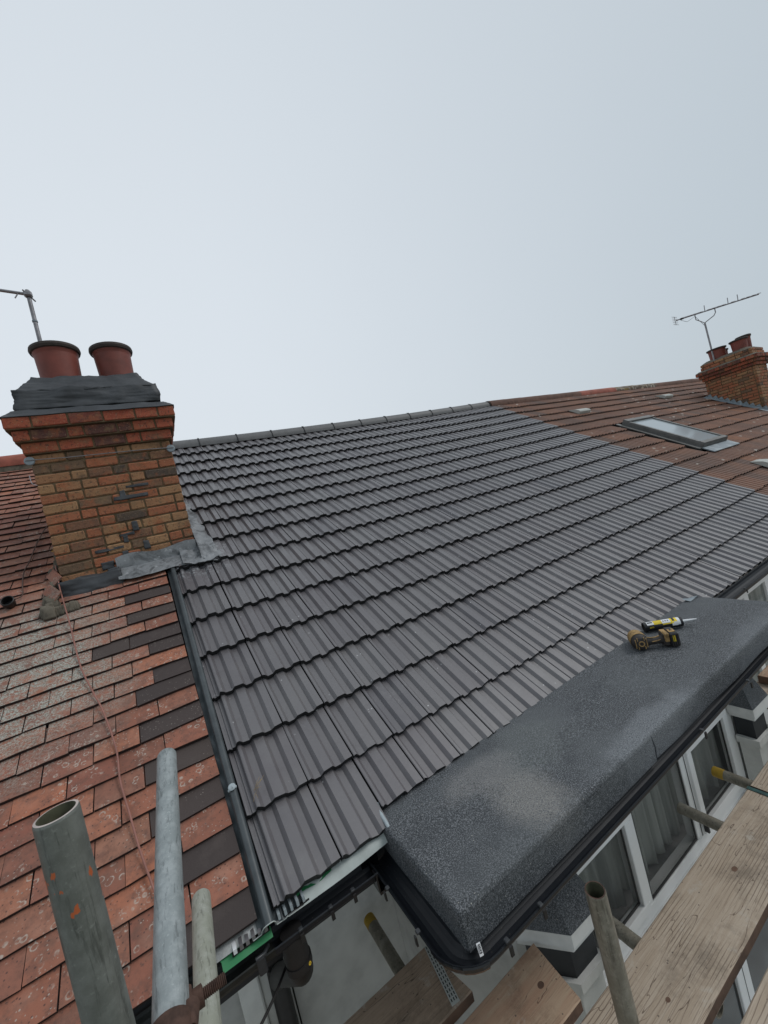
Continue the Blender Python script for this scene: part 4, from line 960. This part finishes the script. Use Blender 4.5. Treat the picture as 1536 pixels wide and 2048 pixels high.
# ------------------------------------------------------------------ left house wall details below the eaves
b = MB(); b.b2(-.20, -.125, .38, .448, 0, 4.785, M['stucco'], .006); b.b2(-.124, -.085, .41, .448, 0, 4.785, M['stucco'], .004); b.obj('downpipe_boxing', left)
dp = MB(); dp.tube([(-.005, .0, 4.90), (-.005, -.002, 4.84), (-.003, .0, 4.80), (-.0, .02, 4.755), (-.02, .10, 4.69), (-.055, .33, 4.50), (-.06, .385, 4.44)], [.034, .038, .038, .038, .034, .034, .034], M['blackrub'], 20)
dp.tube([(-.06, .39, 4.50), (-.062, .40, 4.4), (-.062, .40, 0)], [.034, .034, .034], M['blackrub'], 20)
dp.lathe([(.038, -.01), (.041, -.01), (.041, .012), (.038, .012)], (-.003, -.0, 4.80), M['blackrub'], 20); dd = dp.obj('downpipe', mid)
r_ = MB(); r_.lathe([(.002, .0), (.002, .003), (.005, .003), (.005, 0)], (.022, -.03, 4.80), M['brass'], 12, Vector((.5, -.8, .2))); r_.obj('seal_ring', dd)
u_ = MB(); u_.b2(-.115, -.09, -.046, -.03, GZ-.03, GZ+.022, M['clip'], .004); u_.tube([(-.115, -.04, GZ+.02), (-.09, -.04, GZ+.02), (-.075, -.0, GZ+.0)], .006, M['clip'], 6); u_.obj('gutter_union', go)
cable([(-.02, .06, 4.78), (-.09, -.02, 4.78), (-.17, -.1, 4.79), (-.26, -.2, 4.80)], .0042, M['blackrub'], 'black cable hanging slack below the old gutter beside the black downpipe')

# ------------------------------------------------------------------ scaffold
def pole(name, p0, p1, m, label, group, r=.02415, openend=0, tape=None):
    p0, p1 = Vector(p0), Vector(p1); t = (p1-p0).normalized(); L = (p1-p0).length
    root = thing(name, p0, label, 'pole', group)
    pr0 = [(r-.004, 0), (r, 0), (r, L*.3), (r, L*.6), (r, L-.003), (r-.001, L), (r-.0038, L+.0003), (r-.004, L-.25), (0, L-.25)]
    def mf(i): return M['pipein'] if i >= 6 else ((M['rust'] if openend == 2 else M['rimsteel']) if i == 5 else m)
    b = MB(); b.lathe(pr0, p0, m, 40, t, mfun=mf); b.obj('tube', root)
    if tape:
        b = MB(); b.lathe([(r+.0004, L-tape), (r+.0008, L-tape+.002), (r+.0008, L-.002), (r-.002, L+.0008)], p0, M['yellowtape'], 40, t); b.obj('tape', root)
    return root
GR = 'scaffold tubes'
pole('scaffold_pole', (-.2815, -.704, 0), (-.2815, -.704, 5.828), M['galv3'], 'dark upright scaffold tube with orange paint specks, open top, nearest the camera', GR, openend=1)
p2d = Vector((-.201, -.059, 5.591))-Vector((-.226, -.684, 5.484))
pole('scaffold_pole', Vector((-.226, -.684, 5.484))-p2d.normalized()*.75, (-.201, -.059, 5.591), M['galv'], 'silvery galvanised scaffold tube pointing up the red roof, the longest in view', GR, r=.0238)
p3d = Vector((-.205, -.056, 5.187))-Vector((-.213, -.455, 5.241))
pole('scaffold_pole', Vector((-.213, -.455, 5.241))-p3d.normalized()*.9, (-.205, -.056, 5.187), M['galv2'], 'short cream stained scaffold tube ending just above the old black gutter', GR, r=.0238)
pole('scaffold_pole', (.611, -.683, 0), (.611, -.683, 5.088), M['galv4'], 'brown weathered upright scaffold tube with open top in front of the bay window', GR, openend=2)
TZ = 4.372
pole('scaffold_transom', (.345, -1.6, TZ+.012), (.335, .39, TZ+.012), M['galv4'], 'scaffold tube with yellow taped end under the strapped board by the rendered wall', GR, tape=.045)
pole('scaffold_transom', (2.05, -1.6, TZ), (2.085, -.235, TZ), M['galv4'], 'scaffold tube with yellow end pointing at the right hand bay casement', GR, tape=.05)
pole('scaffold_transom', (1.745, -1.6, TZ), (1.745, -.222, TZ), M['galv4'], 'bare brown scaffold tube pointing at the middle of the bay window', GR)
pole('scaffold_transom', (1.045, -.632, TZ), (1.045, -.20, TZ), M['galv4'], 'scaffold tube running in behind the open topped upright below the left bay cornice', GR)
# coupler on the silvery tube
cp = thing('scaffold_clamp', (-.226, -.66, 5.48), 'rusty scaffold coupler with a long threaded bolt round the silvery tube', 'clamp')
axis = p2d.normalized(); c0 = Vector((-.2275, -.708, 5.4805)); px = Vector((1, 0, 0)); zz = px.cross(axis).normalized()
b = MB(); b.lathe([(.0245, -.02), (.0285, -.02), (.0295, -.016), (.0295, .016), (.0285, .02), (.0245, .02)], c0, M['rust'], 32, axis); b.obj('band', cp)
R_ = Matrix((px, axis, zz)).transposed(); q0 = Vector((-.198, -.652, 5.463))
b = MB(); b.box(q0-px*.008, (.013, .032, .034), M['rust'], R_, 0, .003); b.tube([c0+px*.022, c0+px*.026+axis*.025, q0-px*.014-zz*.004, q0-px*.008], [.012, .012, .010, .009], M['rust'], 10)
b.tube([c0+px*.0-zz*.028, c0+axis*.03-zz*.03, c0+axis*.045-zz*.026+px*.012], [.008, .010, .009], M['rust'], 10); b.obj('lug', cp)
b = MB(); b.tube([q0-px*.003, q0+px*.0115], .0135, M['rust'], 6); b.obj('nut', cp)
b = MB(); nth = 24; b.lathe([(.0066 if k % 2 else .0080, .0115+.032*k/nth) for k in range(nth+1)]+[(0, .0435)], q0, M['rust'], 16, px); b.obj('bolt', cp)

def board(name, x0, x1, y0, y1, zt, m, label, skew=0., th=.038, group='scaffold boards', parent_only=False):
    root = thing(name, ((x0+x1)/2, (y0+y1)/2, zt-th), label, 'board', group); mb = MB(); n = 40; vs = []
    R = random.Random(label)
    cs = [(y0, zt-th), (y0, zt-.004), (y0+.004, zt), ((y0+y1)/2, zt-.0015), (y1-.004, zt), (y1, zt-.004), (y1, zt-th)]
    for i in range(n+1):
        t = i/n; x = x0+(x1-x0)*t
        for (y, z) in cs:
            dy = .0022*noise.noise(Vector((x*4, y*3, zt*9))); xx = x+(skew*(y-y0)/(y1-y0) if i == n else 0)+(R.uniform(-.002, .002) if i in (0, n) else 0)
            vs.append((xx, y+dy, z+.0012*noise.noise(Vector((x*9, y*30, 1)))))
    c = len(cs)
    for i in range(n):
        for k in range(c-1):
            side = k in (0, c-2)
            mb.add([vs[i*c+k], vs[i*c+k+1], vs[(i+1)*c+k+1], vs[(i+1)*c+k]], [(3, 2, 1, 0)], M['woodend'] if side else m)
    mb.add(vs[:c], [tuple(range(c))], M['woodend']); mb.add(vs[-c:], [tuple(range(c))[::-1]], M['woodend'])
    mb.add([vs[0], vs[c-1], vs[n*c+c-1], vs[n*c]], [(0, 1, 2, 3)], m)
    o = fixn(mb.obj('plank', root)); return root
def knots(root, zt, lst):
    for (x, y, a, b_) in lst:
        k = MB(); k.lathe([(0, .0008), (.7, .0009), (1, .0002)], (0, 0, 0), M['woodend'], 14)
        k.v = [(x+v[0]*a, y+v[1]*b_, zt+v[2]) for v in k.v]; k.obj('knot', root)
bA = board('scaffold_board', -1.2, 2.0, -.637, -.412, 4.42, M['wood'], 'long pale grained scaffold board below the bay window, in front of the upright tube')
knots(bA, 4.4185, [(1.52, -.52, .014, .009), (.93, -.55, .009, .007), (1.75, -.47, .009, .007)])
b = MB(); b.b2(2.0, 2.004, -.638, -.411, 4.378, 4.423, M['endband']); b.b2(1.985, 2.0045, -.638, -.411, 4.421, 4.4235, M['endband']); b.obj('end_band', bA)
board('scaffold_board', -1.2, 3.2, -.93, -.70, 4.42, M['wood'], 'scaffold board in the bottom right corner, outside the long grained board')
board('scaffold_board', 2.012, 5.9, -.640, -.415, 4.424, M['wood'], 'scaffold board continuing beyond the green end band at the right edge')
bB = board('scaffold_board', -1.2, .716, -.405, -.203, 4.462, M['wood2'], 'reddish brown scaffold board ending below the left bay cornice', skew=.02)
knots(bB, 4.4605, [(.655, -.30, .012, .010), (.55, -.36, .016, .013)])
bC = board('scaffold_board', -1.2, .475, -.155, .068, 4.455, M['wood3'], 'dark dirty scaffold board with a perforated metal strap beside the rendered wall', skew=-.04)
st = MB(); st.add([], [], M['alu'])
d0, d1 = Vector((.445, .062, 4.4562)), Vector((.412, -.148, 4.4562)); dr = (d1-d0).normalized(); pr_ = Vector((-dr.y, dr.x, 0)); R_ = Matrix((dr, pr_, Vector((0, 0, 1)))).transposed()
st.box((d0+d1)/2, ((d1-d0).length, .03, .0015), M['vent'], R_)
for i in range(14):
    for j in range(3):
        st.box(d0+dr*(.010+.0145*i)+pr_*(-.009+.009*j), (.0095, .0036, .0022), M['black'], R_)
st.obj('metal_strap', bC)
board('scaffold_board', 2.78, 4.9, -.36, -.14, 4.42, M['wood'], 'scaffold board beyond the far bay cornice at the right edge of the photograph')
board('scaffold_board', 3.0, 4.6, -.33, -.16, 4.475, M['wood2'], 'short board lying on top of the one beyond the far bay cornice', th=.05)

# ------------------------------------------------------------------ impact driver and sealant tube on the felt
def xf(o, c, X, Y): pass
Z0 = 5.003
dr_ = thing('impact_driver', (2.1, -.08, Z0), 'worn black and yellow cordless impact driver lying on the felt roof', 'power tool')
hd_ = Vector((.70, -.714, 0)).normalized(); bk = Vector((hd_.y, -hd_.x, 0)); up_ = Vector((0, 0, 1)); HB = Matrix((hd_, bk, up_)).transposed()
c = Vector((2.055, -.02, Z0+.052))
b = MB(); b.lathe([(0, .062), (.018, .061), (.036, .055), (.047, .04), (.051, .02), (.051, -.03), (.046, -.035)], c, M['dull'], 28, bk)
for a in (-.033, -.02, .02, .033): b.box(c+hd_*a+bk*.052, (.004, .012, 2*math.sqrt(.0019-a*a)), M['dewy'], HB)
b.lathe([(.012, .0625), (.019, .0625), (.019, .058)], c, M['dewy'], 20, bk); b.obj('motor_cap', dr_)
b = MB(); b.lathe([(.051, -.031), (.053, -.04), (.05, -.075), (.04, -.1), (.03, -.12), (.02, -.14), (0, -.14)], c, M['dewy'], 28, bk)
b.lathe([(.054, .012), (.054, -.01), (.0535, -.03)], c, M['dewy'], 28, bk); b.obj('body', dr_)
b = MB(); hp = [c+hd_*.035, c+hd_*.07+bk*.004, c+hd_*.10+bk*.006, c+hd_*.125, c+hd_*.145]
b.tube([p+Vector((0, 0, -.012)) for p in hp], [.034, .024, .022, .025, .034], M['dull'], 16); b.obj('handle', dr_)
b = MB(); b.tube([hp[0]+Vector((0, 0, .022))+bk*.01, hp[1]+Vector((0, 0, .014))+bk*.008, hp[2]+Vector((0, 0, .011)), hp[3]+Vector((0, 0, .015))], .004, M['dewy'], 8)
b.tube([hp[1]+bk*.024+Vector((0, 0, -.008)), hp[2]+bk*.022+Vector((0, 0, -.006)), hp[3]+bk*.026], .003, M['dewy'], 6); b.obj('grip_trim', dr_)
fc = c+hd_*.158+bk*(-.008)
b = MB(); b.box(fc+Vector((0, 0, -.006)), (.04, .10, .084), M['dull'], HB, 0, .01); b.obj('battery_foot', dr_)
b = MB(); b.box(fc+hd_*.002+bk*.03+Vector((0, 0, .012)), (.03, .05, .06), M['dewy'], HB, 0, .006); b.box(fc+Vector((0, 0, .037))+bk*-.01, (.03, .05, .006), M['dewy'], HB, 0, .002); b.obj('foot_trim', dr_)
bc = fc+hd_*.042+Vector((0, 0, -.006))
bt = MB(); bt.box(bc, (.055, .125, .092), M['black'], HB, 0, .008)
for k in range(4): bt.box(bc+bk*.0635+hd_*(-.018+.012*k), (.004, .004, .08), M['dull'], HB)
bt = bt.obj('battery', dr_)
b = MB(); b.box(bc+bk*.064+hd_*-.004+Vector((0, 0, .012)), (.014, .003, .04), M['yellow'], HB); b.box(bc+Vector((0, 0, .0475))+bk*.01, (.035, .05, .003), M['dewy'], HB); b.box(bc+Vector((0, 0, .0495))+bk*.012, (.02, .01, .001), M['black'], HB); b.box(bc+Vector((0, 0, .0495))-bk*.004, (.01, .018, .001), M['black'], HB); b.obj('battery_label', bt)
def lettering(txt, size, mw, parent):
    cu_ = bpy.data.curves.new('lettering', 'FONT'); cu_.body = txt; cu_.size = size; cu_.align_x = 'CENTER'; cu_.align_y = 'CENTER'; cu_.resolution_u = 2
    tmp = bpy.data.objects.new('tmp', cu_); col.objects.link(tmp); bpy.context.view_layer.update()
    me = bpy.data.meshes.new_from_object(tmp); bpy.data.objects.remove(tmp); me.materials.clear(); me.materials.append(M['black']); me.name = 'lettering'
    return link('lettering', me, parent, mw)
def frame_m(x, y, o):
    x = x.normalized(); z = x.cross(y).normalized(); y = z.cross(x)
    return Matrix(((x.x, y.x, z.x, o.x), (x.y, y.y, z.y, o.y), (x.z, y.z, z.z, o.z), (0, 0, 0, 1)))
lettering('DEWALT', .0095, frame_m(up_*-1, -hd_*-1, bc+bk*.0658+hd_*-.004+Vector((0, 0, .012))), bt)
dr_.scale = (.82, .82, .82)
# sealant cartridge
tb = thing('sealant_tube', (2.35, .0, Z0), 'black, white and yellow sealant cartridge with pale nozzle lying beside the impact driver', 'sealant tube')
t0, t1 = Vector((2.275, .055, Z0+.029)), Vector((2.43, -.085, Z0+.029)); tx = (t1-t0).normalized(); L = (t1-t0).length; r = .0265; nr_ = 32
ty = up_.cross(tx)
def arc(mb, x0, x1, a0, a1, m, rr): 
    n = max(2, int((a1-a0)/12)); vs = []
    for x in (x0, x1):
        for k in range(n+1):
            a = math.radians(a0+(a1-a0)*k/n); vs.append(t0+tx*x+(ty*-math.sin(a)+up_*math.cos(a))*rr)
    mb.add(vs, [(k, n+1+k, n+2+k, k+1) for k in range(n)], m, True)
b = MB(); b.lathe([(r, 0), (r+.002, .002), (r+.002, .012), (r, .014), (r, L-.012), (r+.001, L-.01), (r+.001, L), (.008, L+.003)], t0, M['black'], nr_, tx); b.lathe([(r, 0), (r-.003, 0), (r-.003, .03), (0, .03)], t0, M['dull'], nr_, tx); cart = b.obj('cartridge', tb)
b = MB()
arc(b, .018, .055, -15, 55, M['white'], r+.0006); arc(b, .055, .10, -15, 58, M['yellow'], r+.0007); arc(b, .10, .145, -15, 58, M['white'], r+.0006); arc(b, .145, .18, -30, 58, M['yellow'], r+.0007); arc(b, .18, L-.014, -60, 100, M['white'], r+.0006)
arc(b, .15, .18, 58, 105, M['white'], r+.0006); arc(b, .10, .16, 60, 74, M['yellow'], r+.0008); arc(b, .028, .05, 78, 95, M['yellow'], r+.0008); arc(b, .155, .168, -20, 45, M['black'], r+.0012); arc(b, .022, .05, 10, 30, M['black'], r+.0010)
for k in range(4): arc(b, .031+.005*k, .0335+.005*k, 80, 93, M['black'], r+.0012)
for k in range(3): arc(b, .106+.012*k, .112+.012*k, 18, 34, M['black'], r+.0011)
b.obj('label', tb)
b = MB(); b.lathe([(.010, L), (.0085, L+.01), (.0055, L+.055), (.003, L+.08), (0, L+.08)], t0, M['white'], 16, tx); b.obj('nozzle', tb)

# ------------------------------------------------------------------ small debris
tw = MB(); R = random.Random(4)
for k in range(7):
    a = rp(.015+R.uniform(-.006, .006), .345+R.uniform(-.01, .01), .012); e_ = rp(.015+R.uniform(-.03, .05), .345+R.uniform(-.05, .045), .024+R.uniform(0, .012))
    tw.tube([a, a.lerp(e_, .5)+NN*.012, e_], .0006, M['straw'], 4)
tag(tw.obj('dry_grass'), 'wisp of dry grass caught on the lowest grey tiles beside the channel', 'dry grass')
